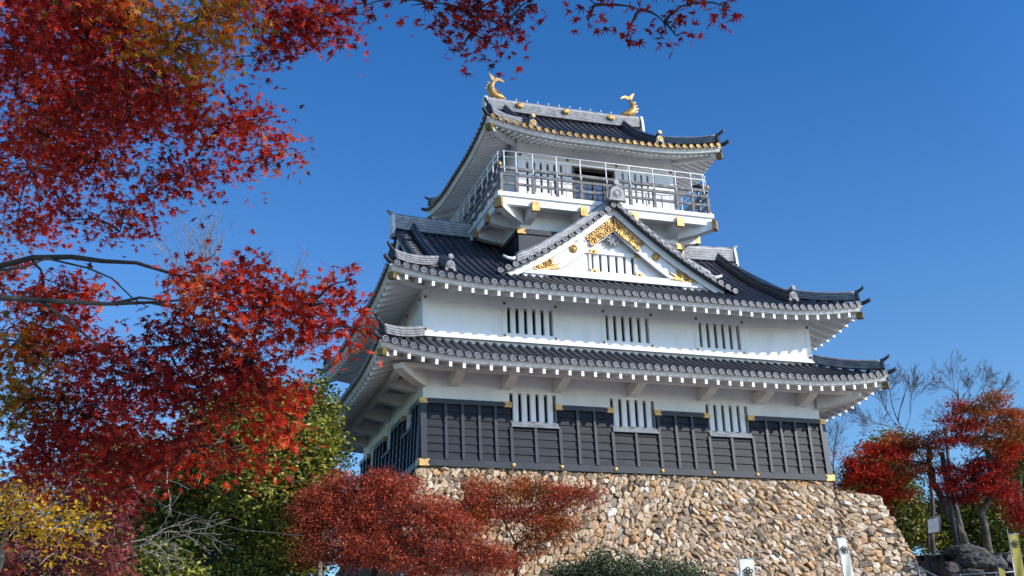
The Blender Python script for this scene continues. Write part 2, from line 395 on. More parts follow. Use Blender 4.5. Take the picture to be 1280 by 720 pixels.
# --- black boarded skirt (front + left + right + back)
def yb(z): return -0.05 - 0.10 * (2.05 - z) / 1.85     # battered face
def skirt(T, L, stiles, wins, caps, name='board_cladding'):
    """T local (s,out,z): out = negative outwards"""
    m = MB(T)
    def top(s):
        for a, b in wins:
            if a - 0.05 < s < b + 0.05: return 1.40
        return 2.05
    edges = sorted(set([-0.1, L + 0.1] + [a for a, b in wins] + [b for a, b in wins]))
    for a, b in zip(edges[:-1], edges[1:]):
        tp = top((a + b) / 2)
        z = 0.20; k = 0
        while z < tp - 0.02:
            z2 = min(z + 0.268, tp)
            m.hexa([(a, 0.0 - 0.001, z), (b, 0.0 - 0.001, z), (b, yb(z) - 0.040, z), (a, yb(z) - 0.040, z)],
                   [(a, 0.0 - 0.001, z2), (b, 0.0 - 0.001, z2), (b, yb(z2) - 0.004, z2), (a, yb(z2) - 0.004, z2)])
            z = z2
    o = m.build(name, [M_board], keep)
    for s, wd in stiles:
        tp = top(s) - 0.003
        m = MB(T)
        m.hexa([(s - wd / 2, yb(0.205), 0.205), (s + wd / 2, yb(0.205), 0.205), (s + wd / 2, yb(0.205) - 0.085, 0.205), (s - wd / 2, yb(0.205) - 0.085, 0.205)],
               [(s - wd / 2, yb(tp), tp), (s + wd / 2, yb(tp), tp), (s + wd / 2, yb(tp) - 0.085, tp), (s - wd / 2, yb(tp) - 0.085, tp)])
        m.build('batten', [M_beam], o)
    m = MB(T)
    m.box((-0.17, -0.21, -0.01), (L + 0.17, -0.001, 0.205))
    m.build('sill_beam', [M_beam], keep)
    for a, b in caps:
        m = MB(T); m.box((a, -0.14, 2.05), (b, -0.002, 2.215)); cp = m.build('cap_rail', [M_beam], keep)
        for e, sg in ((a, 1), (b, -1)):
            m = MB(T)
            pl = [(e - sg * 0.008, 2.042), (e + sg * 0.26, 2.042), (e + sg * 0.20, 2.13), (e + sg * 0.27, 2.223), (e - sg * 0.008, 2.223)]
            if sg < 0: pl = pl[::-1]
            m.hexa([(x, -0.149, z) for x, z in pl], [(x, -0.0015, z) for x, z in pl])
            m.build('gold_cap_end', [M_gold], cp)
    for a, b in wins:
        m = MB(T)
        m.hexa([(a, -0.002, 1.402), (b, -0.002, 1.402), (b, -0.19, 1.402), (a, -0.19, 1.402)], [(a, -0.002, 1.60), (b, -0.002, 1.60), (b, -0.10, 1.60), (a, -0.10, 1.60)])
        m.box((a - 0.02, -0.205, 1.385), (b + 0.02, -0.19, 1.43))
        m.build('window_sill', [M_sill], keep)
    # gold corner plates on the sill beam
    for e, sg in ((-0.17, 1), (L + 0.17, -1)):
        m = MB(T)
        pl = [(e - sg * 0.006, -0.017), (e + sg * 0.33, -0.017), (e + sg * 0.26, 0.10), (e + sg * 0.34, 0.212), (e - sg * 0.006, 0.212)]
        if sg < 0: pl = pl[::-1]
        m.hexa([(x, -0.222, z) for x, z in pl], [(x, -0.2, z) for x, z in pl])
        m.build('gold_corner_plate', [M_gold], keep)

fs = [0.72, 1.28, 1.85, 2.40, 2.92, 3.76, 4.62, 5.27, 5.88, 6.50, 7.35, 8.22, 8.87, 9.49, 10.10, 10.95, 11.80, 12.37, 12.95, 13.52, 14.08]
skirt(T_front(0), WX, [(-0.02, 0.2)] + [(s, 0.10) for s in fs] + [(WX + 0.0, 0.22)], WF, [(-0.12, 2.96), (4.52, 6.60), (8.12, 10.20), (11.70, WX + 0.14)])
for s in (2.94, 4.60, 6.51, 8.20, 10.11, 11.79):
    m = MB(); ring = lambda r, t: [(s + r * math.cos(k * math.pi / 6), t, 0.105 + r * math.sin(k * math.pi / 6)) for k in range(12)]
    m.sweep([ring(0.075, -0.2), ring(0.075, -0.225), ring(0.05, -0.25), ring(0.015, -0.26)]); m.build('gold_stud', [M_gold], keep)
TLs = lambda s, t, z: (t, WY - s, z)
skirt(TLs, WY, [(WY - y, 0.10) for y in (0.45, 0.9, 1.33, 1.9, 2.4, 3.0, 3.6, 4.15, 4.8, 5.45, 6.0, 6.6, 7.1, 7.75, 8.4, 9.0)] + [(WY + 0.02, 0.18)], [(WY - b, WY - a) for a, b in WLy], [(-0.12, WY - 8.3), (WY - 7.2, WY - 5.35), (WY - 4.25, WY - 2.3), (WY - 1.42, WY + 0.12)])
skirt(T_right(WX), WY, [(s, 0.1) for s in (0.7, 1.5, 2.3, 3.1, 3.9, 4.7, 5.5, 6.3, 7.1, 7.9, 8.7)], [], [(-0.12, WY + 0.12)])
skirt(T_back(WY, WX), WX, [(s, 0.1) for s in fs], [], [(-0.12, WX + 0.12)])

# ------------------------------------------------------------------ roofs
class Roof:
    def __init__(s, x0, x1, y0, y1, ze, a, b, lift, R, H, g, Hs):
        s.x0, s.x1, s.y0, s.y1, s.ze, s.a, s.b, s.L, s.R, s.H, s.g, s.Hs = x0, x1, y0, y1, ze, a, b, lift, R, H, g, Hs
    def lift(s, al, t):
        q = max(0.0, 1 - max(al, t) / s.R)
        return s.L * q ** 2.1
    def z(s, al, t): return s.ze + s.a * t + s.b * t * t + s.lift(al, t)
    def sides(s):
        yield 'front', T_front(s.y0, s.x0), s.x1 - s.x0
        yield 'left', T_left(s.x0, s.y1), s.y1 - s.y0
        yield 'right', T_right(s.x1, s.y0), s.y1 - s.y0
        yield 'back', T_back(s.y1, s.x1), s.x1 - s.x0

def roof_side(R, nm, T, Ls, parent, gold=False, walls=(1.85, 1.85), sof=0.35):
    main = nm in ('front', 'back')
    H, g = (R.H, R.g) if main else (R.Hs, 1e9)
    def tmax(s):
        e = min(s, Ls - s)
        if e < g: return max(0.02, min(e, H))
        return H
    Z = lambda s, t: R.z(min(s, Ls - s), t)
    N = int(Ls / PITCH); off = (Ls - (N - 1) * PITCH) / 2
    m = MB(T)
    ct = 0.30
    # pan tiles in stepped courses
    for i in range(N + 1):
        sa = max(0.02, off + (i - 1) * PITCH); sb = min(Ls - 0.02, off + i * PITCH)
        if i == 0: sa = 0.02
        if i == N: sb = Ls - 0.02
        ta, tb = tmax(sa), tmax(sb)
        tm = max(ta, tb)
        t = 0.0
        while t < tm - 1e-3:
            t2 = min(t + ct, tm)
            a0, a1, b0, b1 = min(t, ta), min(t2, ta), min(t, tb), min(t2, tb)
            if a1 - a0 > 1e-3 or b1 - b0 > 1e-3:
                m.poly([(sa, a0, Z(sa, a0) - 0.005), (sb, b0, Z(sb, b0) - 0.005), (sb, b1, Z(sb, b1) - 0.018), (sa, a1, Z(sa, a1) - 0.018)], 1)
                if a0 == t and b0 == t:
                    m.poly([(sa, t, Z(sa, t) - 0.03), (sb, t, Z(sb, t) - 0.03), (sb, t, Z(sb, t) - 0.005), (sa, t, Z(sa, t) - 0.005)], 1)
            t = t2
        # pendant at the eave
        mid = (sa + sb) / 2
        if tmax(mid) > 0.1 and 0 < i < N:
            m.poly([(sa + 0.03, -0.035, Z(mid, 0) - 0.05), (mid, -0.035, Z(mid, 0) - 0.115), (sb - 0.03, -0.035, Z(mid, 0) - 0.05), (sb - 0.03, -0.035, Z(mid, 0) + 0.0), (sa + 0.03, -0.035, Z(mid, 0) + 0.0)], 4 if gold else 0)
            m.poly([(sa, -0.03, Z(sa, 0)), (sb, -0.03, Z(sb, 0)), (sb, 0.01, Z(sb, 0)), (sa, 0.01, Z(sa, 0))], 1)
    # round cover tiles
    for i in range(N):
        s = off + i * PITCH
        tm = tmax(s)
        if tm < 0.05: continue
        t = -0.05
        r0 = 0.083
        K = 7
        while t < tm - 0.02:
            t2 = min(t + ct, tm)
            rings = []
            for tt, r in ((t, r0), (t2, r0 - 0.004)):
                zz = Z(s, max(tt, 0)) + (R.a * min(tt, 0)) - 0.005
                rings.append([(s + r * math.cos(math.pi * k / (K - 1)), tt, zz + r * math.sin(math.pi * k / (K - 1)) * 0.95) for k in range(K)])
            m.sweep(rings, 0, False, True, closed=False)
            if False:
                zz = Z(s, t) - 0.005
                inn = [(s + (r0 - 0.02) * math.cos(math.pi * k / (K - 1)), t, zz + (r0 - 0.02) * math.sin(math.pi * k / (K - 1)) * 0.95) for k in range(K)]
                m.sweep([rings[0], inn], 0, False, False, closed=False)
            t = t2
        # tile end disc with raised rim
        zc = Z(s, 0) + 0.0
        rg = lambda r, tt: [(s + r * math.cos(2 * math.pi * k / 12 + 0.1), tt, zc + r * math.sin(2 * math.pi * k / 12 + 0.1)) for k in range(12)]
        kk = 0.86 if gold else 0.98
        m.sweep([rg(0.100 * kk, -0.03), rg(0.100 * kk, -0.075), rg(0.080 * kk, -0.075), rg(0.076 * kk, -0.060)], 2, False)
        m.poly(rg(0.077 * kk, -0.059), 3)
        m.sweep([rg(0.030, -0.0612), rg(0.026, -0.072)], 2, False); m.poly(rg(0.026, -0.072), 2)
    mats = [M_tile, M_tile2, M_gold2 if gold else M_rim, M_gold2 if gold else M_tile, M_brown]
    o = m.build('roof_slope', mats, parent)
    if nm != 'front': pass
    # fascia + soffit
    m = MB(T)
    n = 48
    ss = [Ls * k / n for k in range(n + 1)]
    wt = walls[0]
    def zs(s, t): return R.ze - 0.29 + sof * t + R.lift(min(s, Ls - s), t)
    prof = [(0.02, -0.04), (0.015, -0.115), (0.05, -0.125), (0.09, -0.17), (0.11, -0.30)]
    rows = [[(min(max(s, t), Ls - t), t, Z(min(max(s, t), Ls - t), 0) + dz) for s in ss] for t, dz in prof]
    for t in (0.111, 0.4, 0.8, 1.2, 1.6, walls[0] + 0.05):
        rows.append([(min(max(s, t), Ls - t), t, zs(min(max(s, t), Ls - t), t) - (0.0 if t > 0.12 else 0.01)) for s in ss])
    ns = [m.V(r) for r in rows]
    for k, (a, b) in enumerate(zip(ns[:-1], ns[1:])):
        for i in range(n): m.F((a + i, a + i + 1, b + i + 1, b + i), 0, k > 2)
    sf = m.build('soffit', [M_soffit], parent)
    return o, sf, zs, Ls

rafters = []
def add_rafters(R, T, Ls, zs, sf, pitch, wall, wd=0.095, hh=0.155, t0=0.095):
    n = int((Ls - 0.4) / pitch)
    off = (Ls - (n - 1) * pitch) / 2
    for i in range(n):
        s = off + i * pitch
        e = min(s, Ls - s)
        t1 = min(wall, e - 0.05)
        if t1 < t0 + 0.1: continue
        rafters.append((T, s, t0, t1, zs, wd, hh, sf))

def flush_rafters(limit=96):
    global rafters
    rest = {}
    for k, (T, s, t0, t1, zs, wd, hh, sf) in enumerate(rafters):
        if k < limit:
            m = MB(T)
        else:
            m = rest.setdefault(id(sf), (MB(T), sf))[0]
            m.T = T
        rings = []
        for j in range(4):
            t = t0 + (t1 - t0) * j / 3
            z = zs(s, t) - 0.003 + (0.0)
            rings.append([(s - wd / 2, t, z - hh), (s + wd / 2, t, z - hh), (s + wd / 2, t, z + (0.003 if j == 0 else 0.04)), (s - wd / 2, t, z + (0.003 if j == 0 else 0.04))])
        m.sweep(rings)
        if k < limit: m.build('rafter', [M_plaster], sf)
    for m, sf in rest.values():
        tag(m.build('rafters', [M_plaster], sf), kind='stuff')
    rafters = []

def ridge_stack(m, path, h, w, layers=4, top_r=0.085, side=None, mats=(0, 1)):
    """layered ridge: path = base centre points; side = horizontal unit vector across"""
    pts = [Vector(p) for p in path]
    def sec(i):
        d = pts[min(i + 1, len(pts) - 1)] - pts[max(i - 1, 0)]
        d.z = 0; d.normalize()
        return Vector((-d.y, d.x, 0))
    for l in range(layers):
        z0 = h * l / layers; z1 = z0 + h / layers * 0.68; z2 = h * (l + 1) / layers
        ww = w * (1.0 - 0.05 * l)
        for (za, zb, wx, mt) in ((z0, z1, ww, mats[0]), (z1, z2, ww * 0.86, mats[1])):
            rings = []
            for i, p in enumerate(pts):
                sd = sec(i) * wx / 2
                rings.append([p - sd + Vector((0, 0, za)), p + sd + Vector((0, 0, za)), p + sd + Vector((0, 0, zb)), p - sd + Vector((0, 0, zb))])
            m.sweep(rings, mt)
    m.tube([p + Vector((0, 0, h + top_r * 0.5)) for p in pts], top_r, 8, mats[0])

def oni(parent, c, nrm, size=0.30, gold=False):
    """round-crested ridge-end tile: shield with scalloped feet, disc and a small roll on top"""
    c = Vector(c); nrm = Vector(nrm).normalized(); sd = Vector((-nrm.y, nrm.x, 0)); up = Vector((0, 0, 1))
    def P(a, b, d): return c + sd * a * size + up * b * size + nrm * d * size
    m = MB()
    out = [(-0.95, -0.75), (-0.55, -0.95), (-0.35, -0.6), (0.35, -0.6), (0.55, -0.95), (0.95, -0.75), (0.72, -0.3), (0.70, 0.2), (0.5, 0.62), (0.0, 0.85), (-0.5, 0.62), (-0.70, 0.2), (-0.72, -0.3)]
    m.hexa([P(a, b, 0) for a, b in out], [P(a * 0.92, b * 0.92, 0.35) for a, b in out], 0)
    def ring(r, d, n=12, cy=0): return [P(r * math.cos(2 * math.pi * k / n), cy + r * math.sin(2 * math.pi * k / n), d) for k in range(n)]
    m.sweep([ring(0.48, 0.33), ring(0.48, 0.48), ring(0.36, 0.48), ring(0.34, 0.40)], 1, False)
    m.poly(ring(0.35, 0.39), 2)
    m.sweep([ring(0.2, 0.38), ring(0.16, 0.50)], 1, True)
    m.tube([P(0, 1.1, -0.5), P(0, 1.2, 0.1), P(0, 1.32, 0.55)], [0.09, 0.09, 0.10], 8, 0)
    m.sweep([ring(0.33, 0.56, 10, 1.32), ring(0.33, 0.66, 10, 1.32)], 1, True)
    return m.build('ridge_end_tile', [M_noshi, M_gold if gold else M_rim, M_gold2 if gold else M_noshi], parent)

def hip(parent, R, cx, cy, ln, gold=False):
    """corner ridge running in at 45 degrees from the eave corner with a flicked-up tip"""
    sx = 1 if cx == R.x0 else -1; sy = 1 if cy == R.y0 else -1
    m = MB()
    pts = []
    n = 12
    for k in range(n + 1):
        u = ln * k / n + 0.16
        q = max(0, 1 - u / 1.3)
        pts.append(Vector((cx + sx * u, cy + sy * u, R.z(u, u) + 0.05 + 0.10 * q * q)))
    ridge_stack(m, pts, 0.24, 0.26, 3, 0.075)
    # flicked tip of the top roll
    p = pts[0] + Vector((0, 0, 0.28)); d = Vector((-sx, -sy, 0)).normalized()
    m.tube([p + d * -0.1, p + d * 0.10 + Vector((0, 0, .03)), p + d * 0.26 + Vector((0, 0, .12)), p + d * 0.34 + Vector((0, 0, 0.19))], [0.07, 0.065, 0.055, 0.05], 8, 1)
    # front crest plate
    c = pts[0] + d * 0.03 + Vector((0, 0, 0.12)); sd = Vector((-d.y, d.x, 0))
    pl = [(-.17, -.13), (.17, -.13), (.15, .05), (.08, .17), (-.08, .17), (-.15, .05)]
    m.hexa([c + sd * a + Vector((0, 0, b)) for a, b in pl], [c + sd * a * .9 + Vector((0, 0, b)) + d * 0.09 for a, b in pl], 1)
    # lower corner roll sticking out past the eave
    b0 = Vector((cx, cy, R.z(0, 0)))
    m.tube([b0 - d * 0.3 + Vector((0, 0, -.02)), b0 + d * 0.02 + Vector((0, 0, 0.01)), b0 + d * 0.20 + Vector((0, 0, 0.07)), b0 + d * 0.28 + Vector((0, 0, 0.12))], [0.085, 0.08, 0.072, 0.07], 8, 1)
    m.build('hip_ridge', [M_noshi, M_tile], parent)
    # corner beam with gold cap under the eave
    m = MB()
    def hip_beam(u0, u1, wd, mt, zoff=-0.36, h=0.20):
        rings = []
        for u in (u0, (u0 + u1) / 2, u1):
            p = Vector((cx + sx * u, cy + sy * u, R.ze + R.lift(u, u) + zoff + 0.35 * max(u, 0)))
            rings.append([p - sd * wd / 2 - Vector((0, 0, h)), p + sd * wd / 2 - Vector((0, 0, h)), p + sd * wd / 2, p - sd * wd / 2])
        m.sweep(rings, mt)
    hip_beam(0.20, 1.7, 0.20, 0)
    hb = m.build('hip_beam', [M_soffit], parent)
    m = MB(); hip_beam(0.04, 0.20, 0.225, 0, -0.345, 0.225); m.build('gold_beam_cap', [M_gold2], hb)

# overhangs solved from the photograph
R1 = Roof(-1.85, WX + 1.85, -1.85, WY + 1.85, 3.18, 0.50, 0.03, 0.40, 3.6, 1.84, 1e9, 1.84)
R2 = Roof(-1.45, WX + 1.45, -1.48, WY + 1.48, 5.86, 0.48, 0.031, 0.42, 3.8, 6.33, 1.62, 2.2)
R3 = Roof(2.55, 12.1, 0.45, 9.25, 12.74, 0.46, 0.055, 0.42, 3.4, 4.40, 1.50, 2.1)

roofs = {}
for key, R, gold, wall in (('lower_roof', R1, False, 1.82), ('middle_roof', R2, False, 1.45), ('top_roof', R3, True, 1.32)):
    rootn = key
    me = bpy.data.meshes.new(key)
    grp = None
    store = []
    for nm, T, Ls in R.sides():
        o, sf, zs, L = roof_side(R, nm, T, Ls, keep, gold, walls=(wall, wall))
        o.name = key + '_tiles'
        if nm in ('front', 'left', 'right'): store.append((nm, T, L, zs, sf))
    roofs[key] = store

order = []
for nm in ('front', 'right', 'left'):
    for key, R, wall, pitch in (('lower_roof', R1, 1.83, 0.443), ('middle_roof', R2, 1.44, 0.443), ('top_roof', R3, 1.30, 0.443)):
        for (a, T, L, zs, sf) in roofs[key]:
            if a != nm: continue
            if key == 'top_roof': add_rafters(R, T, L, zs, sf, 0.235, wall, wd=0.09, hh=0.075, t0=0.13)
            else: add_rafters(R, T, L, zs, sf, pitch, wall)
flush_rafters()

for R, ln, gold in ((R1, 1.65, False), (R2, 2.0, False), (R3, 1.85, True)):
    for cx in (R.x0, R.x1):
        for cy in (R.y0, R.y1): hip(keep, R, cx, cy, ln, gold)

# flashing/mortar strip where the lower roof meets the upper wall
m = MB()
for (a, b) in (((-0.16, -0.16, 4.31), (WX + 0.16, -0.001, 4.36)), ((-0.11, -0.11, 4.363), (WX + 0.11, -0.001, 4.45)), ((-0.06, -0.06, 4.453), (WX + 0.06, -0.001, 4.475))):
    m.box(a, b, 0)
    m.box((a[0], 0.0, a[2]), (-0.001, WY, b[2]), 0); m.box((WX + 0.001, 0.0, a[2]), (b[0], WY, b[2]), 0)
    m.box((a[0], WY + 0.001, a[2]), (b[0], WY - a[1], b[2]), 0)
m.build('roof_flashing', [M_plaster], keep)

# eave purlin and bracket arms under the lower roof
m = MB()
m.box((-1.02, -1.02, 2.94), (WX + 1.02, -0.82, 3.09)); m.box((-1.02, -0.818, 2.86), (-0.82, WY + 1.0, 3.08)); m.box((WX + .82, -0.818, 2.86), (WX + 1.02, WY + 1.0, 3.08))
m.build('eave_purlin', [M_soffit], keep)
def arm(T, s, parent=keep):
    m = MB(T); wd = 0.155
    pl = [(0.002, 2.66), (0.35, 2.67), (0.78, 2.78), (0.98, 2.86), (1.03, 2.98), (0.92, 3.05), (0.002, 3.05)]
    m.hexa([(s - wd, -t, z) for t, z in pl], [(s + wd, -t, z) for t, z in pl])
    m.build('bracket_arm', [M_soffit], parent)
for s in (1.0, 2.80, 4.62, 7.32, 10.0, 12.2, 13.9): arm(T_front(0), s)
for y in (0.9, 2.7, 4.9, 7.0, 9.0): arm(TLs, WY - y); arm(T_right(WX), y)
def diag_arm(cx, cy, sx, sy):
    m = MB(); d = Vector((sx, sy, 0)).normalized(); sd = Vector((-d.y, d.x, 0)) * 0.17
    pl = [(0.0, 2.60), (0.5, 2.62), (1.1, 2.74), (1.5, 2.86), (1.56, 3.0), (1.4, 3.07), (0.0, 3.07)]
    c = Vector((cx, cy, 0))
    m.hexa([c + d * t - sd + Vector((0, 0, z)) for t, z in pl], [c + d * t + sd + Vector((0, 0, z)) for t, z in pl])
    m.build('bracket_arm', [M_soffit], keep)
diag_arm(0, 0, -1, -1); diag_arm(WX, 0, 1, -1)

# --- irimoya gable ends + main ridges + descending ridges
def gable_end(R, gx_in, s, ztop, name, yc):
    """triangular side gable at x = gx_in (s = +1 left end, -1 right end)"""
    m = MB()
    t0 = abs(gx_in - (R.x0 if s > 0 else R.x1))
    n = 8
    tops = []
    for k in range(n + 1):
        t = t0 + (R.H - t0) * k / n
        tops.append((t, R.ze + R.a * t + R.b * t * t - 0.08))
    zb = tops[0][1] - 0.35
    pts = [(gx_in, R.y0 + t, z) for t, z in tops] + [(gx_in, R.y1 - t, z) for t, z in tops[::-1]] + [(gx_in, R.y1 - t0, zb), (gx_in, R.y0 + t0, zb)]
    q = [(x + s * 0.15, y, z) for x, y, z in pts]
    m.hexa(pts, q)
    m.build('side_gable_wall', [M_plaster], keep)
    # bargeboards under the verge
    m = MB()
    vx = (R.x0 + R.g if s > 0 else R.x1 - R.g)
    for side in (0, 1):
        rings = []
        for t, z in tops:
            y = R.y0 + t if side == 0 else R.y1 - t
            rings.append([(vx + s * 0.10, y, z - 0.34), (vx + s * 0.18, y, z - 0.34), (vx + s * 0.18, y, z + 0.02), (vx + s * 0.10, y, z + 0.02)])
        m.sweep(rings)
    m.build('side_bargeboard', [M_plaster], keep)
    # short verge tiles
    for side in (0, 1):
        m = MB()
        t = t0 - 0.5
        while t < R.H - 0.2:
            y = R.y0 + t if side == 0 else R.y1 - t
            z = R.z(R.g, t) + 0.02
            m.tube([(vx - s * 0.10, y, z), (vx + s * 0.42, y, z + 0.02)], 0.082, 8, 0)
            t += 0.25
        m.build('verge_tiles', [M_tile], keep)

def main_ridge(R, xa, xb, zb, h, w, yc, flick, gold):
    m = MB()
    n = 20
    path = []
    for k in range(n + 1):
        x = xa + (xb - xa) * k / n
        e = abs(2 * k / n - 1)
        path.append(Vector((x, yc, zb + flick * e ** 5)))
    ridge_stack(m, path, h, w, 5, 0.09)
    for x, sg in ((xa, -1), (xb, 1)):
        p = Vector((x, yc, zb + h + flick + 0.05))
        if not gold:
            m.tube([p - Vector((sg * .1, 0, .02)), p + Vector((sg * 0.12, 0, 0.06)), p + Vector((sg * 0.30, 0, 0.17))], [0.09, 0.08, 0.06], 8, 0)
        q = Vector((x + sg * 0.02, yc, zb + flick))
        pl = [(-.30, -.25), (.30, -.25), (.26, .2), (.18, h + .05), (-.18, h + .05), (-.26, .2)]
        m.hexa([q + Vector((0, a, b)) for a, b in pl], [q + Vector((sg * 0.12, a * .9, b)) for a, b in pl], 1)
    o = m.build('main_ridge', [M_noshi, M_mortar], keep)
    return o

def descending(R, x, t0, t1, yc, gold, oni_s):
    """ridges running down the front and back slopes just inside the verge"""
    for side in (0, 1):
        m = MB(); pts = []
        for k in range(13):
            t = t1 + (t0 - t1) * k / 12
            y = R.y0 + t if side == 0 else R.y1 - t
            al = min(x - R.x0, R.x1 - x)
            pts.append(Vector((x, y, R.z(al, t) + 0.04)))
        ridge_stack(m, pts, 0.26, 0.30, 3, 0.085)
        m.build('descending_ridge', [M_tile, M_noshi], keep)
        ny = -1 if side == 0 else 1
        oni(keep, pts[-1] + Vector((0, ny * 0.03, 0.22)), (0, ny, 0), oni_s, gold)

yc = 4.85
gable_end(R2, R2.x0 + R2.g + 0.45, 1, 10.0, '', yc); gable_end(R2, R2.x1 - R2.g - 0.45, -1, 10.0, '', yc)
gable_end(R3, R3.x0 + R3.g + 0.40, 1, 15.8, '', yc); gable_end(R3, R3.x1 - R3.g - 0.40, -1, 15.8, '', yc)
rd2 = main_ridge(R2, 0.12, WX - 0.12, 10.05, 0.56, 0.42, yc, 0.10, False)
rd3 = main_ridge(R3, R3.x0 + R3.g - 0.1, R3.x1 - R3.g + 0.1, 15.84, 0.46, 0.40, yc, 0.08, True)
for x in (R2.x0 + 2.28, R2.x1 - 2.28): descending(R2, x, 1.02, 6.25, yc, False, 0.235)
for x in (R3.x0 + 2.15, R3.x1 - 2.15): descending(R3, x, 1.12, 4.30, yc, True, 0.215)
# gold crests on the top ridge, small points along it
for x in (5.3, 7.33, 9.35):
    m = MB(); c = (x, yc - 0.235, 16.16)
    ring = lambda r, d, k0=0: [(c[0] + r * 1.35 * math.cos(k * math.pi / 3), c[1] + d, c[2] + r * math.sin(k * math.pi / 3)) for k in range(6)]
    m.sweep([ring(0.13, 0.03), ring(0.13, -0.03), ring(0.07, -0.06)]); m.build('gold_crest', [M_gold], rd3)
for k in range(12):
    m = MB(); x = 4.75 + k * 0.47; m.tube([(x, yc, 16.46), (x, yc, 16.55)], [0.02, 0.028], 6); m.build('ridge_spike', [M_metal], rd3)

# --- golden dolphin-fish on the top ridge ends
def shachi(x, sg):
    """sg=+1: faces +X"""
    z0 = 16.38
    P = lambda a, z, y=0: Vector((x + sg * a, yc + y, z0 + z))
    m = MB()
    path = [(0.62, 0.10, 0.05, 0.06), (0.50, 0.14, 0.10, 0.11), (0.34, 0.17, 0.15, 0.14), (0.17, 0.24, 0.17, 0.16), (0.05, 0.38, 0.16, 0.15), (0.02, 0.54, 0.13, 0.12), (0.06, 0.69, 0.10, 0.09), (0.13, 0.80, 0.07, 0.07), (0.17, 0.88, 0.05, 0.05)]
    rings = []
    path = [(a, z, ra * 1.15, ry * 1.2) for a, z, ra, ry in path]
    for i, (a, z, ra, ry) in enumerate(path):
        a2, z2 = path[min(i + 1, len(path) - 1)][:2]; a1, z1 = path[max(i - 1, 0)][:2]
        d = Vector((a2 - a1, 0, z2 - z1)).normalized(); nn = Vector((-d.z, 0, d.x))
        rings.append([P(a + nn.x * ra * math.cos(t), z + nn.z * ra * math.cos(t), ry * math.sin(t)) for t in [2 * math.pi * k / 10 for k in range(10)]])
    m.sweep(rings, 0, True, True)
    body = m.build('gold_fish_ornament', [M_gold], keep)
    m = MB()
    for pl in ([(0.13, 0.84), (0.20, 0.86), (0.22, 1.0), (0.10, 1.12), (-0.06, 1.24), (0.0, 1.06), (0.05, 0.95)],
               [(0.15, 0.84), (0.22, 0.86), (0.36, 0.92), (0.50, 0.90), (0.62, 0.86), (0.50, 1.0), (0.34, 1.05), (0.2, 1.0)]):
        m.hexa([P(a, z, -0.03) for a, z in pl], [P(a, z, 0.03) for a, z in pl])
    m.build('tail_fin', [M_gold], body)
    m = MB()
    for a, z in ((-0.12, 0.30), (-0.15, 0.44), (-0.11, 0.58), (-0.05, 0.72)):
        m.hexa([P(a + 0.07, z - 0.07, -0.015), P(a + 0.07, z + 0.07, -0.015), P(a - 0.09, z + 0.09, -0.008)], [P(a + 0.07, z - 0.07, 0.015), P(a + 0.07, z + 0.07, 0.015), P(a - 0.09, z + 0.09, 0.008)])
    m.build('back_fin', [M_gold], body)
    for y in (-1, 1):
        m = MB()
        m.hexa([P(0.25, 0.2, y * 0.14), P(0.4, 0.16, y * 0.13), P(0.2, 0.42, y * 0.26)], [P(0.25, 0.2, y * 0.16), P(0.4, 0.16, y * 0.15), P(0.2, 0.42, y * 0.28)])
        m.build('side_fin', [M_gold], body)
    m = MB()
    for y in (-1, 1): m.tube([P(0.42, 0.20, y * 0.11), P(0.46, 0.26, y * 0.13)], [0.035, 0.02], 6)
    m.tube([P(0.6, 0.02, 0.0), P(0.75, 0.02, 0.0)], [0.07, 0.03], 6)
    m.build('fish_head_crest', [M_gold2], body)
shachi(4.12, 1); shachi(R3.x1 - R3.g - 0.07, -1)

# ------------------------------------------------------------------ front triangular gable
GX, GZ = 7.43, 10.13
def gzf(dx): return GZ - 0.88 * dx + 0.045 * dx * dx
gy0 = 0.42
m = MB()
n = 16; HW = 4.55
for sg in (-1, 1):
    rings = []
    for k in range(n + 1):
        dx = HW * k / n; z = gzf(dx)
        rings.append([(GX + sg * dx, gy0, z - 0.07), (GX + sg * dx, 3.2, z - 0.07), (GX + sg * dx, 3.2, z), (GX + sg * dx, gy0, z)])
    m.sweep(rings, 0)
    # roll tiles across the verge with discs facing out
    dx = 0.12
    while dx < HW:
        x = GX + sg * dx; z = gzf(dx) + 0.02
        m.tube([(x, gy0 - 0.02, z), (x, gy0 + 0.5, z + 0.01)], 0.082, 8, 0)
        rg = lambda r, yy: [(x + r * math.cos(2 * math.pi * k / 12), yy, z + r * math.sin(2 * math.pi * k / 12)) for k in range(12)]
        m.sweep([rg(0.102, gy0), rg(0.102, gy0 - 0.05), rg(0.072, gy0 - 0.05), rg(0.068, gy0 - 0.035)], 1, False)
        m.poly(rg(0.069, gy0 - 0.034), 0); m.sweep([rg(0.032, gy0 - 0.034), rg(0.028, gy0 - 0.046)], 1, True)
        ang = 0.88 - 0.09 * dx
        dx += 0.31 / math.sqrt(1 + ang * ang) * 1.02
front_gable = m.build('front_gable_roof', [M_tile, M_rim], keep)
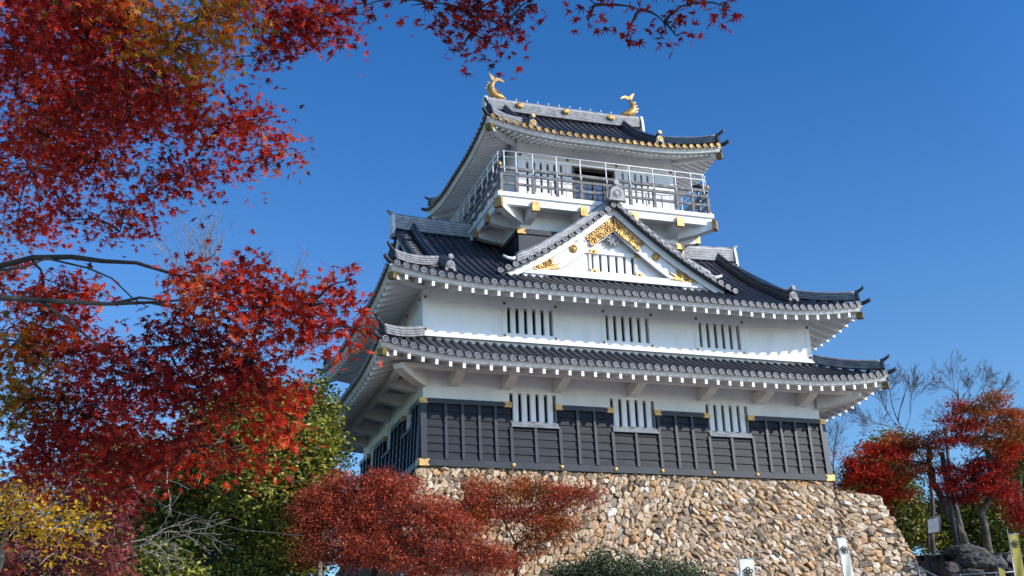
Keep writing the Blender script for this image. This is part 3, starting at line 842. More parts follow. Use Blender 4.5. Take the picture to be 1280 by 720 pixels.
# verge ridge
m = MB()
for sg in (-1, 1):
    pts = []
    for k in range(15):
        dx = 0.15 + 3.65 * k / 14
        q = max(0, (dx - 3.0)) 
        pts.append(Vector((GX + sg * dx, gy0 + 0.42, gzf(dx) + 0.06 + 0.12 * q * q)))
    ridge_stack(m, pts, 0.30, 0.30, 3, 0.08)
    p = pts[-1] + Vector((0, 0, 0.2))
    m.tube([p, p + Vector((sg * 0.15, 0, -0.05)), p + Vector((sg * 0.33, 0, -0.02)), p + Vector((sg * .5, 0, 0.06))], [0.09, 0.08, 0.06, 0.045], 8, 1)
m.build('verge_ridge', [M_noshi, M_mortar], front_gable)
m = MB(); ridge_stack(m, [(GX, gy0 + 0.1, GZ + 0.05), (GX, 1.7, GZ + 0.05)], 0.3, 0.34, 3, 0.085); m.build('gable_ridge', [M_tile, M_noshi], front_gable)
# apex crest
m = MB()
c = Vector((GX, gy0 - 0.02, GZ + 0.33))
pl = [(-0.36, -0.28), (0.36, -0.28), (0.30, -0.05), (0.27, 0.14), (0.17, 0.28), (0, 0.33), (-0.17, 0.28), (-0.27, 0.14), (-0.30, -0.05)]
m.hexa([c + Vector((a, 0, b)) for a, b in pl], [c + Vector((a * .93, -0.14, b * .95)) for a, b in pl], 0)
rg = lambda r, d, cz=0: [(c.x + r * math.cos(2 * math.pi * k / 14), c.y + d, c.z + cz + r * math.sin(2 * math.pi * k / 14)) for k in range(14)]
m.sweep([rg(0.17, -0.13), rg(0.17, -0.16), rg(0.13, -0.16), rg(0.12, -0.14)], 1, False)
m.sweep([rg(0.10, -0.13), rg(0.09, -0.17)], 2, True)
m.tube([(c.x, c.y + 0.2, c.z + 0.42), (c.x, c.y - 0.12, c.z + 0.46)], [0.07, 0.08], 10, 0); m.sweep([rg(0.10, -0.12, 0.46), rg(0.10, -0.15, 0.46)], 2, True)
m.build('apex_crest', [M_rim, M_noshi, M_rim], front_gable)

# boards: outer bargeboard, inner bargeboard, panel
def slope_band(m, ya, yb_, top, bot, dx0, dx1, mat=0, nn=12, topf=None):
    for sg in (-1, 1):
        rings = []
        for k in range(nn + 1):
            dx = dx0 + (dx1 - dx0) * k / nn; z = gzf(dx)
            rings.append([(GX + sg * dx, ya, z + bot), (GX + sg * dx, yb_, z + bot), (GX + sg * dx, yb_, z + top), (GX + sg * dx, ya, z + top)])
        m.sweep(rings, mat)
m = MB(); slope_band(m, gy0 + 0.27, gy0 + 0.34, -0.072, -0.34, 0.001, HW - 0.1)
m.build('outer_bargeboard', [M_worn], front_gable)
m = MB(); slope_band(m, gy0 + 0.40, gy0 + 0.48, -0.072, -0.94, 0.001, HW - 0.15); m.build('inner_bargeboard', [M_worn], front_gable)
m = MB()
pts = [(GX - HW + .2, 7.12)] + [(GX + HW - .2, 7.12)]
top = [(GX + dx, gzf(abs(dx)) - 0.10) for dx in [HW - 0.2 - k * (2 * HW - 0.4) / 24 for k in range(25)]]
wa, wb, wz0, wz1 = 6.60, 8.30, 7.66, 8.33
PY = 1.12
# panel split round the slatted vent
def band(xa, xb, za, zbf):
    nn = 6
    rings = []
    for k in range(nn + 1):
        x = xa + (xb - xa) * k / nn
        z1 = zbf if zbf is not None else max(za + 0.01, gzf(abs(x - GX)) - 0.09)
        rings.append([(x, PY, za), (x, PY + 0.1, za), (x, PY + 0.1, z1), (x, PY, z1)])
    m.sweep(rings)
band(GX - HW + 0.1, wa, 7.0, None); band(wb, GX + HW - 0.1, 7.0, None)
band(wa, wb, 7.0, wz0); band(wa, GX, wz1, None); band(GX, wb, wz1, None)
m.build('gable_panel', [M_worn], front_gable)
slat_window('gable_vent', T_front(PY), wa, wb, wz0, wz1, front_gable, 5, 0.21, M_plaster, back=0.2)
m = MB()
m.box((5.5, PY - 0.07, wz1 + 0.0), (9.3, PY - 0.002, wz1 + 0.11)); m.box((wa - 0.10, PY - 0.05, wz0 - 0.02), (wa - 0.002, PY - 0.003, wz1 - 0.002)); m.box((wb + 0.002, PY - 0.05, wz0 - 0.02), (wb + 0.10, PY - 0.003, wz1 - 0.002))
m.build('gable_rail', [M_plaster], front_gable)
m = MB(); m.box((GX - 4.0, gy0 + 0.34, 7.22), (GX + 4.0, PY - 0.003, 7.41)); m.box((GX - 3.7, gy0 + 0.42, 7.412), (GX + 3.7, PY - 0.003, 7.51)); m.build('gable_base_beam', [M_worn], front_gable)
# gold work
def gold_plate(pl, y, th=0.05, name='gold_plate', par=front_gable, mt=M_gold):
    """relief plate: bevelled outline plus small raised curls"""
    m = MB()
    cx = sum(p[0] for p in pl) / len(pl); cz = sum(p[1] for p in pl) / len(pl)
    a = [(x, y, z) for x, z in pl]; b = [(cx + (x - cx) * .94, y - th, cz + (z - cz) * .94) for x, z in pl]
    m.hexa(a, b, 0)
    o = m.build(name, [mt], par)
    return o
def curls(m, x0, z0, x1, z1, wd, y, nn):
    nn = int(nn * 1.7)
    for k in range(nn):
        u = (k + 0.5) / nn
        cx = x0 + (x1 - x0) * u; cz = z0 + (z1 - z0) * u
        L = math.hypot(x1 - x0, z1 - z0); nx, nz = -(z1 - z0) / L, (x1 - x0) / L
        for s_ in (-1, 1):
            px, pz = cx + nx * wd * 0.28 * s_, cz + nz * wd * 0.28 * s_
            r = wd * 0.25; a0 = random.uniform(0, 6)
            arc = [(px + r * math.cos(a0 + q), y - 0.01, pz + r * math.sin(a0 + q)) for q in (0, 0.9, 1.8, 2.7, 3.6, 4.5)]
            m.tube(arc, [0.010, 0.022, 0.028, 0.026, 0.020, 0.010], 5)
yb2 = gy0 + 0.397
apx = [(GX, gzf(0) - 0.36), (GX - 1.16, gzf(1.16) - 0.36 - 0.0), (GX - 1.0, gzf(1.0) - 0.62), (GX - 0.98, gzf(.98) - 0.85), (GX, gzf(0) - 0.92), (GX + 0.98, gzf(.98) - 0.85), (GX + 1.0, gzf(1.0) - 0.62), (GX + 1.16, gzf(1.16) - 0.36)]
g1 = gold_plate([apx[0], apx[1], apx[2], apx[3], apx[4]], yb2, 0.05, 'gold_apex_plate'); g2 = gold_plate([apx[4], apx[5], apx[6], apx[7], apx[0]], yb2, 0.05, 'gold_apex_plate')
for g, sg in ((g1, -1), (g2, 1)):
    m = MB(); curls(m, GX + sg * 0.1, gzf(0) - 0.70, GX + sg * 1.02, gzf(1.02) - 0.60, 0.46, yb2 - 0.05, 6); m.build('gold_scroll', [M_gold], g)
for sg in (-1, 1):
    pl = [(GX + sg * 3.62, 7.40), (GX + sg * 2.42, gzf(2.42) - 0.40), (GX + sg * 2.50, gzf(2.42) - 0.62), (GX + sg * 2.1, 7.74), (GX + sg * 2.35, 7.60), (GX + sg * 2.15, 7.50), (GX + sg * 2.75, 7.40)]
    if sg > 0: pl = pl[::-1]
    g = gold_plate(pl, yb2, 0.05, 'gold_corner_plate')
    m = MB(); curls(m, GX + sg * 3.2, 7.50, GX + sg * 2.45, 7.78, 0.30, yb2 - 0.05, 5); m.build('gold_scroll', [M_gold], g)
    m = MB(); c0 = (GX + sg * 1.62, gzf(1.62) - 0.50)
    rg = lambda r, d: [(c0[0] + r * math.cos(2 * math.pi * k / 16), yb2 + d, c0[1] + r * math.sin(2 * math.pi * k / 16)) for k in range(16)]
    m.sweep([rg(0.15, 0.04), rg(0.15, -0.04), rg(0.11, -0.06), rg(0.10, -0.04), rg(0.05, -0.07), rg(0.01, -0.08)]); m.build('gold_boss', [M_gold], front_gable)
def bow(x, z):
    pl = [(x - .20, z + .10), (x - .13, z), (x - .20, z - .10), (x - .05, z - .07), (x + .05, z - .07), (x + .20, z - .10), (x + .13, z), (x + .20, z + .10), (x + .05, z + .07), (x - .05, z + .07)]
    o = gold_plate(pl[::-1], PY - 0.071, 0.03, 'gold_fitting')
    m = MB(); m.tube([(x, PY - 0.10, z), (x, PY - 0.14, z)], [0.05, 0.025], 8); m.build('stud', [M_gold2], o)
for x in (wa + 0.08, wb + 0.16): bow(x, wz1 + 0.06); bow(x, wz0 - 0.03)
# grey carved flower pendant beneath the apex
m = MB(); fc = Vector((GX + 0.02, PY - 0.12, 8.90))
for k in range(9):
    a = 2 * math.pi * k / 9; r = 0.19
    m.tube([fc, fc + Vector((r * math.cos(a) * 1.1, -0.05, r * math.sin(a))), fc + Vector((1.5 * r * math.cos(a) * 1.1, 0.0, 1.5 * r * math.sin(a)))], [0.03, 0.055, 0.02], 6)
for sg in (-1, 1):
    for k in range(4): m.tube([fc + Vector((sg * (.2 + .12 * k), 0, .02 - .03 * k)), fc + Vector((sg * (.32 + .12 * k), -0.04, .10 - .05 * k)), fc + Vector((sg * (.42 + .11 * k), 0, -.02 - .04 * k))], [0.05, 0.05 - .006 * k, 0.02], 6)
m.tube([fc + Vector((0, 0.22, 0)), fc + Vector((0, -0.08, 0))], [0.09, 0.07], 8)
m.build('carved_flower', [M_carve], front_gable)

# ------------------------------------------------------------------ tower storey
TX0, TX1, TY0, TY1 = 4.13, 10.52, 1.77, 7.93
m = MB(); m.box((TX0, TY0, 7.0), (TX1, TY1, 10.10)); m.build('tower_base_wall', [M_plaster], keep)
m = MB()
m.box((TX0 - 0.10, TY0 - 0.10, 7.0), (TX1 + 0.10, TY0 - 0.001, 9.10)); m.box((TX0 - 0.1, TY0, 7.0), (TX0 - 0.001, TY1, 9.10)); m.box((TX1 + .001, TY0, 7.0), (TX1 + .1, TY1, 9.10))
m.box((TX0 - 0.15, TY0 - 0.15, 9.103), (TX1 + 0.15, TY0 - 0.001, 9.30)); m.box((TX0 - 0.15, TY0, 9.103), (TX0 - 0.001, TY1, 9.30)); m.box((TX1 + .001, TY0, 9.103), (TX1 + .15, TY1, 9.30))
tb = m.build('tower_skirt', [M_beam], keep)
for x, sg in ((TX0 - 0.15, 1), (TX1 + 0.15, -1)):
    m = MB(); pl = [(x - sg * .01, 9.095), (x + sg * .33, 9.095), (x + sg * .25, 9.2), (x + sg * .35, 9.31), (x - sg * .01, 9.31)]
    if sg < 0: pl = pl[::-1]
    m.hexa([(a, TY0 - .163, b) for a, b in pl], [(a, TY0 - .14, b) for a, b in pl]); m.build('gold_corner_plate', [M_gold], tb)
# balcony deck: (slab + beam), undersides
BX0, BX1, BY0, BY1 = 3.01, 11.63, 0.80, 8.90
m = MB(); m.box((BX0, BY0, 10.16), (BX1, BY1, 10.32)); deck = m.build('balcony_deck', [M_worn], keep)
m = MB()
m.box((BX0 + .07, BY0 + .07, 9.86), (BX1 - .07, BY0 + .25, 10.158)); m.box((BX0 + .07, BY1 - .25, 9.86), (BX1 - .07, BY1 - .07, 10.158))
m.box((BX0 + .07, BY0 + .252, 9.86), (BX0 + .25, BY1 - .252, 10.158)); m.box((BX1 - .25, BY0 + .252, 9.86), (BX1 - .07, BY1 - .252, 10.158))
m.build('edge_beam', [M_worn], deck)
m = MB(); m.box((BX0 + .25, BY0 + .252, 10.06), (BX1 - .25, BY1 - .252, 10.157)); m.build('deck_underside', [M_soffit], deck)
def bal_arm(a, b, gold=True, wd=0.26):
    a = Vector(a); b = Vector(b); d = (b - a).normalized(); sd = Vector((-d.y, d.x, 0)) * wd / 2
    L = (b - a).length
    m = MB(); pl = [(0, 9.50), (L * .5, 9.56), (L, 9.68), (L, 9.98), (0, 10.06)]
    m.hexa([a + d * t - sd + Vector((0, 0, z)) for t, z in pl], [a + d * t + sd + Vector((0, 0, z)) for t, z in pl])
    o = m.build('balcony_bracket', [M_plaster], deck)
    if gold:
        m = MB(); e = sd * 1.1
        m.hexa([b + e * q + d * -0.10 + Vector((0, 0, z)) for q, z in ((-1, 9.66), (1, 9.66), (1, 10.02), (-1, 10.02))], [b + e * q + d * 0.05 + Vector((0, 0, z)) for q, z in ((-1, 9.66), (1, 9.66), (1, 10.02), (-1, 10.02))])
        m.build('gold_bracket_end', [M_gold], o)
for x in (4.42, 6.30, 8.30, 10.17): bal_arm((x, TY0, 0), (x, BY0 + 0.0, 0)); bal_arm((x, TY1, 0), (x, BY1, 0))
for y in (2.30, 3.8, 5.6, 7.4): bal_arm((TX0, y, 0), (BX0, y, 0)); bal_arm((TX1, y, 0), (BX1, y, 0))
for (a, b) in (((TX0, TY0), (BX0 - .02, BY0 - .02)), ((TX1, TY0), (BX1 + .02, BY0 - .02)), ((TX0, TY1), (BX0, BY1)), ((TX1, TY1), (BX1, BY1))): bal_arm((a[0], a[1], 0), (b[0], b[1], 0), wd=0.30)
# railings
def rails(T, L, posts, hook):
    rl = MB(T)
    for z0, z1, w0 in ((11.26, 11.37, 0.05), (11.02, 11.12, 0.035), (10.66, 10.75, 0.035)):
        rl.box((-0.0, -w0, z0), (L, w0, z1))
    r = rl.build('wood_rail', [M_greyw], deck)
    for s in posts:
        m = MB(T); m.box((s - .055, -.052, 10.321), (s + .055, .052, 11.02)); m.build('rail_post', [M_greyw], r)
    m = MB(T)
    for z in (12.0, 11.77): m.tube([(0.1, -0.01, z), (L - 0.1, -0.01, z)], 0.021, 6)
    mr = m.build('metal_handrail', [M_metal], deck)
    for s in posts:
        s = min(max(s, 0.17), L - .17)
        m = MB(T)
        m.tube([(s, -0.01, 12.0), (s, -0.01, 11.45), (s, -0.03, 11.28) if not hook else (s, -0.06, 11.25), (s, -0.06, 11.12)], 0.025, 6); m.build('metal_post', [M_metal], mr)
px = [0.05, 0.63, 1.27, 2.20, 3.15, 4.18, 5.13, 6.10, 7.04, 7.70, 8.36]
e = 0.12
rails(T_front(BY0 + e, BX0 + e), BX1 - BX0 - 2 * e, px, False)
rails(T_back(BY1 - e, BX1 - e), BX1 - BX0 - 2 * e, px, False)
py = [0.05, 0.75, 1.45, 2.2, 3.1, 3.95, 4.8, 5.7, 6.4, 7.1, 7.8]
rails(T_left(BX0 + e, BY1 - e), BY1 - BY0 - 2 * e, py, True); rails(T_right(BX1 - e, BY0 + e), BY1 - BY0 - 2 * e, py, True)
for x in (BX0 + e, BX1 - e):
    for y in (BY0 + e, BY1 - e):
        m = MB(); m.tube([(x, y, 11.37), (x, y, 11.42), (x, y, 11.52), (x, y, 11.58)], [0.05, 0.085, 0.07, 0.01], 10); m.build('gold_finial', [M_gold], deck)
        m = MB(); m.tube([(x, y, 10.32), (x, y, 10.42)], 0.085, 8); m.build('gold_post_foot', [M_gold], deck)
# two small fittings seen on the balcony
m = MB(); m.tube([(11.0, 1.25, 11.55), (11.42, 1.05, 11.60)], [0.09, 0.10], 10); m.tube([(11.2, 1.15, 10.32), (11.2, 1.15, 11.5)], 0.03, 6); m.build('viewing_telescope', [M_beam], deck)

# top room wall
T = T_front(TY0, TX0)
Lt = TX1 - TX0
hl = [(0.33, 1.78, 10.9, 12.13), (2.20, 3.88, 10.35, 12.10), (4.22, 5.60, 10.9, 12.13)]
m = wall_holes(T, Lt, 10.33, 13.2, hl, 0.2); tw = m.build('top_wall', [M_plaster], keep)
m = MB(); m.box((TX0, TY0 + .2, 10.33), (TX0 + .2, TY1 - .2, 13.2)); m.box((TX1 - .2, TY0 + .2, 10.33), (TX1, TY1 - .2, 13.2)); m.box((TX0, TY1 - .2, 10.33), (TX1, TY1, 13.2)); m.build('top_wall', [M_plaster], keep)
slat_window('slatted_window', T, *hl[0], keep, 5, 0.17); slat_window('slatted_window', T, *hl[2], keep, 5, 0.17)
m = MB(T)
a, b, c, d = hl[1]
m.box((a - .03, -.03, c), (a + .06, .1, d + .05)); m.box((b - .06, -.03, c), (b + .03, .1, d + .05)); m.box((a + .062, -.03, d - .03), (b - .062, .1, d + .05)); m.box((a + .062, 0.02, 11.62), (b - .062, .09, 11.72))
for q in (0.42, 0.84, 1.26): m.box((a + q - .03, 0.03, c), (a + q + .03, .08, 11.618))
door = m.build('doorway', [M_brown], tw)
m = MB(T); m.box((a + 0.065, 0.084, c), (b - .065, .12, 11.60)); m.build('door_glass', [M_glass], door)
m = MB(T); m.box((a, 0.9, c), (b, 1.0, d)); m.build('dark_interior', [M_dark], door)
m = MB(T); m.box((0, -0.02, 12.28), (Lt, -0.001, 12.48)); 
for s in (0.0, 1.90, 3.92, Lt - 0.18): m.box((s, -0.018, 10.33), (s + .18, -0.001, 12.278))
m.build('wall_frame', [M_plaster], tw)
for s in (0.09, 1.99, 4.01, Lt - 0.09):
    m = MB(T); ring = lambda r, t: [(s + r * math.cos(k * math.pi / 5), t, 12.37 + r * math.sin(k * math.pi / 5)) for k in range(10)]
    m.sweep([ring(0.06, -0.02), ring(0.06, -0.045), ring(0.02, -0.07)]); m.build('gold_boss', [M_gold2], tw)

# ------------------------------------------------------------------ rubble stone walls
def clip_poly(P, nx, ny, c):
    out = []
    for i in range(len(P)):
        a = P[i]; b = P[(i + 1) % len(P)]
        da = a[0] * nx + a[1] * ny - c; db = b[0] * nx + b[1] * ny - c
        if da <= 0: out.append(a)
        if da * db < 0:
            u = da / (da - db); out.append((a[0] + (b[0] - a[0]) * u, a[1] + (b[1] - a[1]) * u))
    return out

def rubble_lay(ang, k, outline, F, **kw):
    """stones laid slanting: cells stretched k times along direction `ang`"""
    c, s_ = math.cos(ang), math.sin(ang)
    fw = lambda u, v: ((u * c + v * s_) / k, (-u * s_ + v * c) * 1.0)
    bw = lambda a, b: (a * k * c - b * s_, a * k * s_ + b * c)
    return rubble('a', [fw(*p) for p in outline], lambda a, b, d: F(*bw(a, b), d), None, aspect=1.0, **kw)

def rubble(name, outline, F, mat, size=0.34, depth=0.17, parent=None, label=None, cat=None, seed=1, aspect=1.15, bright=0.0):
    """fills a convex outline (u,v) with irregular stones; F(u,v,d) -> world"""
    R = np.random.default_rng(seed)
    us = [p[0] for p in outline]; vs = [p[1] for p in outline]
    pts = []
    u0, u1, v0, v1 = min(us) - size, max(us) + size, min(vs) - size, max(vs) + size
    # dart throwing with varied spacing
    cell = {}
    tries = int((u1 - u0) * (v1 - v0) / (size * size) * 16)
    for _ in range(tries):
        u = R.uniform(u0, u1); v = R.uniform(v0, v1)
        sz = size * (0.62 + 0.75 * (0.5 + 0.5 * math.sin(u * 1.9 + 2 * math.sin(v * 1.3))) * R.random() + 0.12)
        k = (int(u / size), int(v / size)); ok = True
        for i in range(-2, 3):
            for j in range(-2, 3):
                for (a, b, s2) in cell.get((k[0] + i, k[1] + j), ()):
                    if ((a - u) / aspect) ** 2 + (b - v) ** 2 < ((sz + s2) * 0.42) ** 2: ok = False; break
                if not ok: break
            if not ok: break
        if ok:
            cell.setdefault(k, []).append((u, v, sz)); pts.append((u, v, sz))
    V = []; Fc = []; rnd = []; sm = []
    P = np.array([(p[0], p[1]) for p in pts])
    for (u, v, sz) in pts:
        poly = [(u - 1, v - 1), (u + 1, v - 1), (u + 1, v + 1), (u - 1, v + 1)]
        dd = np.hypot(P[:, 0] - u, P[:, 1] - v)
        for j in np.argsort(dd)[1:14]:
            a, b = P[j]; nx, ny = a - u, b - v
            poly = clip_poly(poly, nx, ny, nx * (a + u) / 2 + ny * (b + v) / 2)
            if len(poly) < 3: break
        if len(poly) < 3: continue
        cu = sum(p[0] for p in poly) / len(poly); cv = sum(p[1] for p in poly) / len(poly)
        # keep within outline
        for i in range(len(outline)):
            a = outline[i]; b = outline[(i + 1) % len(outline)]
            nx, ny = (b[1] - a[1]), -(b[0] - a[0])
            poly = clip_poly(poly, nx, ny, nx * a[0] + ny * a[1])
            if len(poly) < 3: break
        if len(poly) < 3: continue
        cu = sum(p[0] for p in poly) / len(poly); cv = sum(p[1] for p in poly) / len(poly)
        # subdivide edges for irregular outline
        pp = []
        for i in range(len(poly)):
            a = poly[i]; b = poly[(i + 1) % len(poly)]
            pp.append(a)
            if math.hypot(a[0] - b[0], a[1] - b[1]) > size * 0.35: pp.append(((a[0] + b[0]) / 2 + R.normal(0, .012), (a[1] + b[1]) / 2 + R.normal(0, .012)))
        tu, tv = R.normal(0, 0.40), R.normal(0, 0.40)
        dep = depth * R.uniform(0.5, 1.25)
        n = len(pp); base = len(V)
        rings = [(0.985, -0.10, 0), (0.95, dep * 0.42, 0.012), (0.80, dep * 0.85, 0.02)]
        for sc_, d, jit in rings:
            for (a, b) in pp:
                x = cu + (a - cu) * sc_ + R.normal(0, jit); y = cv + (b - cv) * sc_ + R.normal(0, jit)
                V.append(F(x, y, d + (tu * (x - cu) + tv * (y - cv)) * (1 if d > 0 else 0) + (R.normal(0, .016) if d > 0 else 0)))
        V.append(F(cu + R.normal(0, size * .12), cv + R.normal(0, size * .12), dep * R.uniform(0.95, 1.25)))
        r = min(1, max(0, R.normal(0.46 + bright, 0.23)))
        for k in range(2):
            for i in range(n):
                j = (i + 1) % n
                Fc.append((base + k * n + i, base + k * n + j, base + (k + 1) * n + j, base + (k + 1) * n + i)); 
        for i in range(n): Fc.append((base + 2 * n + i, base + 2 * n + (i + 1) % n, base + 3 * n))
        rnd += [r] * (3 * n + 1)
    # dark earth core behind the joints
    b0 = len(V)
    for (a, b) in outline: V.append(F(a, b, -0.05))
    Fc.append(tuple(range(b0, len(V)))); rnd += [0.0] * len(outline)
    return V, Fc, rnd

def attr_mesh(name, V, Fc, rnd, mat, parent=None):
    me = bpy.data.meshes.new(name); me.from_pydata(V, [], Fc); me.update()
    at_ = me.attributes.new('rnd', 'FLOAT', 'POINT'); at_.data.foreach_set('value', rnd)
    return link(name, me, [mat], parent)

BZ = -5.3
ZT = -0.02
base_o = empty('stone_base', (7.5, 3.0, BZ), 'tall battered base wall of tan rubble stones carrying the white keep', 'stone wall')
def Ff(u, v, d): return (u, -0.02 + (v - ZT) * 0.36 - d, v)
LXt = -0.02
def left_x(v): return LXt + (v - ZT) * 0.30
out_front = [(left_x(BZ), BZ), (17.6, BZ), (16.45, -0.50), (14.75, -0.50), (14.75, ZT), (LXt, ZT)]
# two convex outlines butted at x = 14.75
o1 = [(left_x(BZ), BZ), (14.75, BZ), (14.75, ZT), (LXt, ZT)]
o2 = [(14.75, BZ), (17.6, BZ), (16.5, -0.50), (14.75, -0.32)]
o1a = [(left_x(BZ), BZ), (7.5, BZ), (9.5, ZT), (LXt, ZT)]; o1b = [(7.5, BZ), (14.75, BZ), (14.75, ZT), (9.5, ZT)]
V1, F1, r1 = rubble_lay(rad(52), 1.45, o1a, Ff, size=0.20, depth=0.115, seed=3)
V3, F3, r3 = rubble_lay(rad(-35), 1.5, o1b, Ff, size=0.185, depth=0.115, seed=13)
F1 = F1 + [tuple(i + len(V1) for i in f) for f in F3]; V1 = V1 + V3; r1 = r1 + r3
V2, F2, r2 = rubble_lay(rad(-4), 1.7, o2, Ff, size=0.225, depth=0.17, seed=4)
F2 = [tuple(i + len(V1) for i in f) for f in F2]
attr_mesh('front_face', V1 + V2, F1 + F2, r1 + r2, M_stone, base_o)
def Fl(u, v, d): return (left_x(v) - d, u, v)
V1, F1, r1 = rubble('a', [(-2.0, BZ), (-0.1, ZT), (10.4, ZT), (12.0, BZ)][::-1], Fl, M_stone, 0.42, 0.17, seed=5)
attr_mesh('left_face', V1, F1, r1, M_stone, base_o)
def Fr(u, v, d): return (17.6 - (v - BZ) * 0.225 + d, u, v)
V1, F1, r1 = rubble('a', [(-2.0, BZ), (-0.25, -0.5), (9.5, -0.5), (12.0, BZ)], lambda u, v, d: Fr(u, v, d), M_stone, 0.42, 0.17, seed=6)
attr_mesh('right_face', V1, F1, r1, M_stone, base_o)
m = MB(); m.poly([(LXt, 0.1, ZT - .06), (14.75, 0.1, ZT - .06), (14.75, 10.3, ZT - .06), (LXt, 10.3, ZT - .06)]); m.poly([(14.75, -0.1, -0.52), (16.45, -0.1, -0.52), (16.45, 10.3, -0.52), (14.75, 10.3, -0.52)]); m.poly([(14.75, 0, -0.55), (14.75, 10.3, -0.55), (14.75, 10.3, ZT - 0.03), (14.75, 0, ZT - .03)]); m.poly([(-1.6, 12, BZ), (17.6, 12, BZ), (16.5, 10.3, -.1), (LXt, 10.3, -.1)])
m.build('wall_top', [M_rock], base_o)
# ------------------------------------------------------------------ foliage
def T_star(lobes=7, cup=0.30):
    """one maple leaf: kite-shaped lobes round a centre, tips drooping; unit size"""
    V = [(0, 0, 0)]; Fc = []
    angs = {7: [-128, -84, -42, 0, 42, 84, 128], 5: [-115, -58, 0, 58, 115]}[lobes]
    lens = {7: [.42, .72, .93, 1.0, .93, .72, .42], 5: [.5, .85, 1.0, .85, .5]}[lobes]
    half = 360 / (lobes * 2 + 3)
    n0 = None
    notch = []
    for i in range(lobes + 1):
        a = angs[0] - 25 if i == 0 else (angs[-1] + 25 if i == lobes else (angs[i - 1] + angs[i]) / 2)
        r = 0.12 if i in (0, lobes) else 0.30
        notch.append(len(V)); V.append((r * math.sin(rad(a)), r * math.cos(rad(a)), 0.0))
    for i in range(lobes):
        a = rad(angs[i]); L = lens[i]
        tip = len(V); V.append((L * math.sin(a), L * math.cos(a), -cup * L * L))
        Fc.append((0, notch[i], tip, notch[i + 1]))
    return np.array(V), Fc
def T_leaf(w=0.45, fold=0.12):
    return np.array([(0, -.5, 0), (w / 2, 0, fold), (0, .5, 0), (-w / 2, 0, fold)]), [(0, 1, 2, 3)]
def T_tri():
    """small three-lobed tuft for far maples"""
    return np.array([(0, 0, 0), (-.15, .2, 0), (0, .6, -.08), (.15, .2, 0), (.55, .25, -.08), (.2, -.05, 0), (-.55, .25, -.08), (-.2, -.05, 0)]), [(0, 3, 2, 1), (0, 5, 4, 3), (0, 1, 6, 7)]
STAR7, STAR5, OVAL, TRI = T_star(7), T_star(5), T_leaf(), T_tri()

def leaf_mesh(name, P, size, tmpl, mat, rnd, parent, droop=0.6, seed=0, mats=None, mi=None):
    """P: (n,3) leaf positions; random orientation, biased to lie flat"""
    R = np.random.default_rng(seed)
    global NLEAF
    V, Fc = tmpl; n = len(P); k = len(V); NLEAF += n; print(name, n)
    yaw = R.uniform(0, 2 * np.pi, n); pit = R.normal(0, droop, n); rol = R.normal(0, droop, n)
    cy, sy, cp, sp, cr, sr = np.cos(yaw), np.sin(yaw), np.cos(pit), np.sin(pit), np.cos(rol), np.sin(rol)
    x, y, z = V[:, 0], V[:, 1], V[:, 2]
    sz = size * R.uniform(0.65, 1.2, n)
    cur = R.uniform(0.3, 2.2, n)[:, None]
    X = np.outer(sz, x); Y = np.outer(sz, y); Z = np.outer(sz, z) * cur
    Y, Z = Y * cp[:, None] - Z * sp[:, None], Y * sp[:, None] + Z * cp[:, None]
    X, Z = X * cr[:, None] + Z * sr[:, None], -X * sr[:, None] + Z * cr[:, None]
    X, Y = X * cy[:, None] - Y * sy[:, None], X * sy[:, None] + Y * cy[:, None]
    co = np.stack([X + P[:, :1], Y + P[:, 1:2], Z + P[:, 2:3]], -1).reshape(-1, 3)
    fl = np.array([len(f) for f in Fc]); li = np.concatenate([np.array(f) for f in Fc])
    idx = (np.arange(n)[:, None] * k + li[None, :]).ravel()
    tot = np.tile(fl, n); start = np.concatenate([[0], np.cumsum(tot)[:-1]])
    me = bpy.data.meshes.new(name)
    me.vertices.add(n * k); me.vertices.foreach_set('co', co.astype(np.float32).ravel())
    me.loops.add(len(idx)); me.loops.foreach_set('vertex_index', idx.astype(np.int32))
    me.polygons.add(len(tot)); me.polygons.foreach_set('loop_start', start.astype(np.int32)); me.polygons.foreach_set('loop_total', tot.astype(np.int32))
    if mi is not None:
        me.polygons.foreach_set('material_index', np.repeat(mi, len(Fc)).astype(np.int32))
    me.update(calc_edges=True)
    at_ = me.attributes.new('rnd', 'FLOAT', 'POINT'); at_.data.foreach_set('value', np.repeat(np.clip(rnd, 0, 1), k).astype(np.float32))
    return link(name, me, mats or [mat], parent)

def curve(a, b, bend, n=8, R=random):
    """wiggly path from a to b sagging/arching by `bend` (vector)"""
    a, b, bend = Vector(a), Vector(b), Vector(bend)
    L = (b - a).length
    o = Vector((R.uniform(0, 99), R.uniform(0, 99), R.uniform(0, 99)))
    pts = []
    for i in range(n + 1):
        u = i / n
        p = a.lerp(b, u) + bend * (4 * u * (1 - u))
        w_ = noise.noise_vector(o + Vector((u * 2.2, 0, 0))) * L * 0.09 * math.sin(math.pi * u)
        pts.append(p + w_)
    return pts

def blobs_px(lst):
    """[(px,py,rx,ry,depth,thick,weight,matindex)] -> world ellipsoids"""
    out = []
    for b in lst:
        px, py, rx, ry, dep = b[:5]
        th = b[5] if len(b) > 5 else (rx + ry) / 2 * dep / FPX
        wt = b[6] if len(b) > 6 else 1.0
        mi = b[7] if len(b) > 7 else 0
        out.append((Vector(at(px, py, dep)), rx * dep / FPX, ry * dep / FPX, th, wt, mi))
    return out

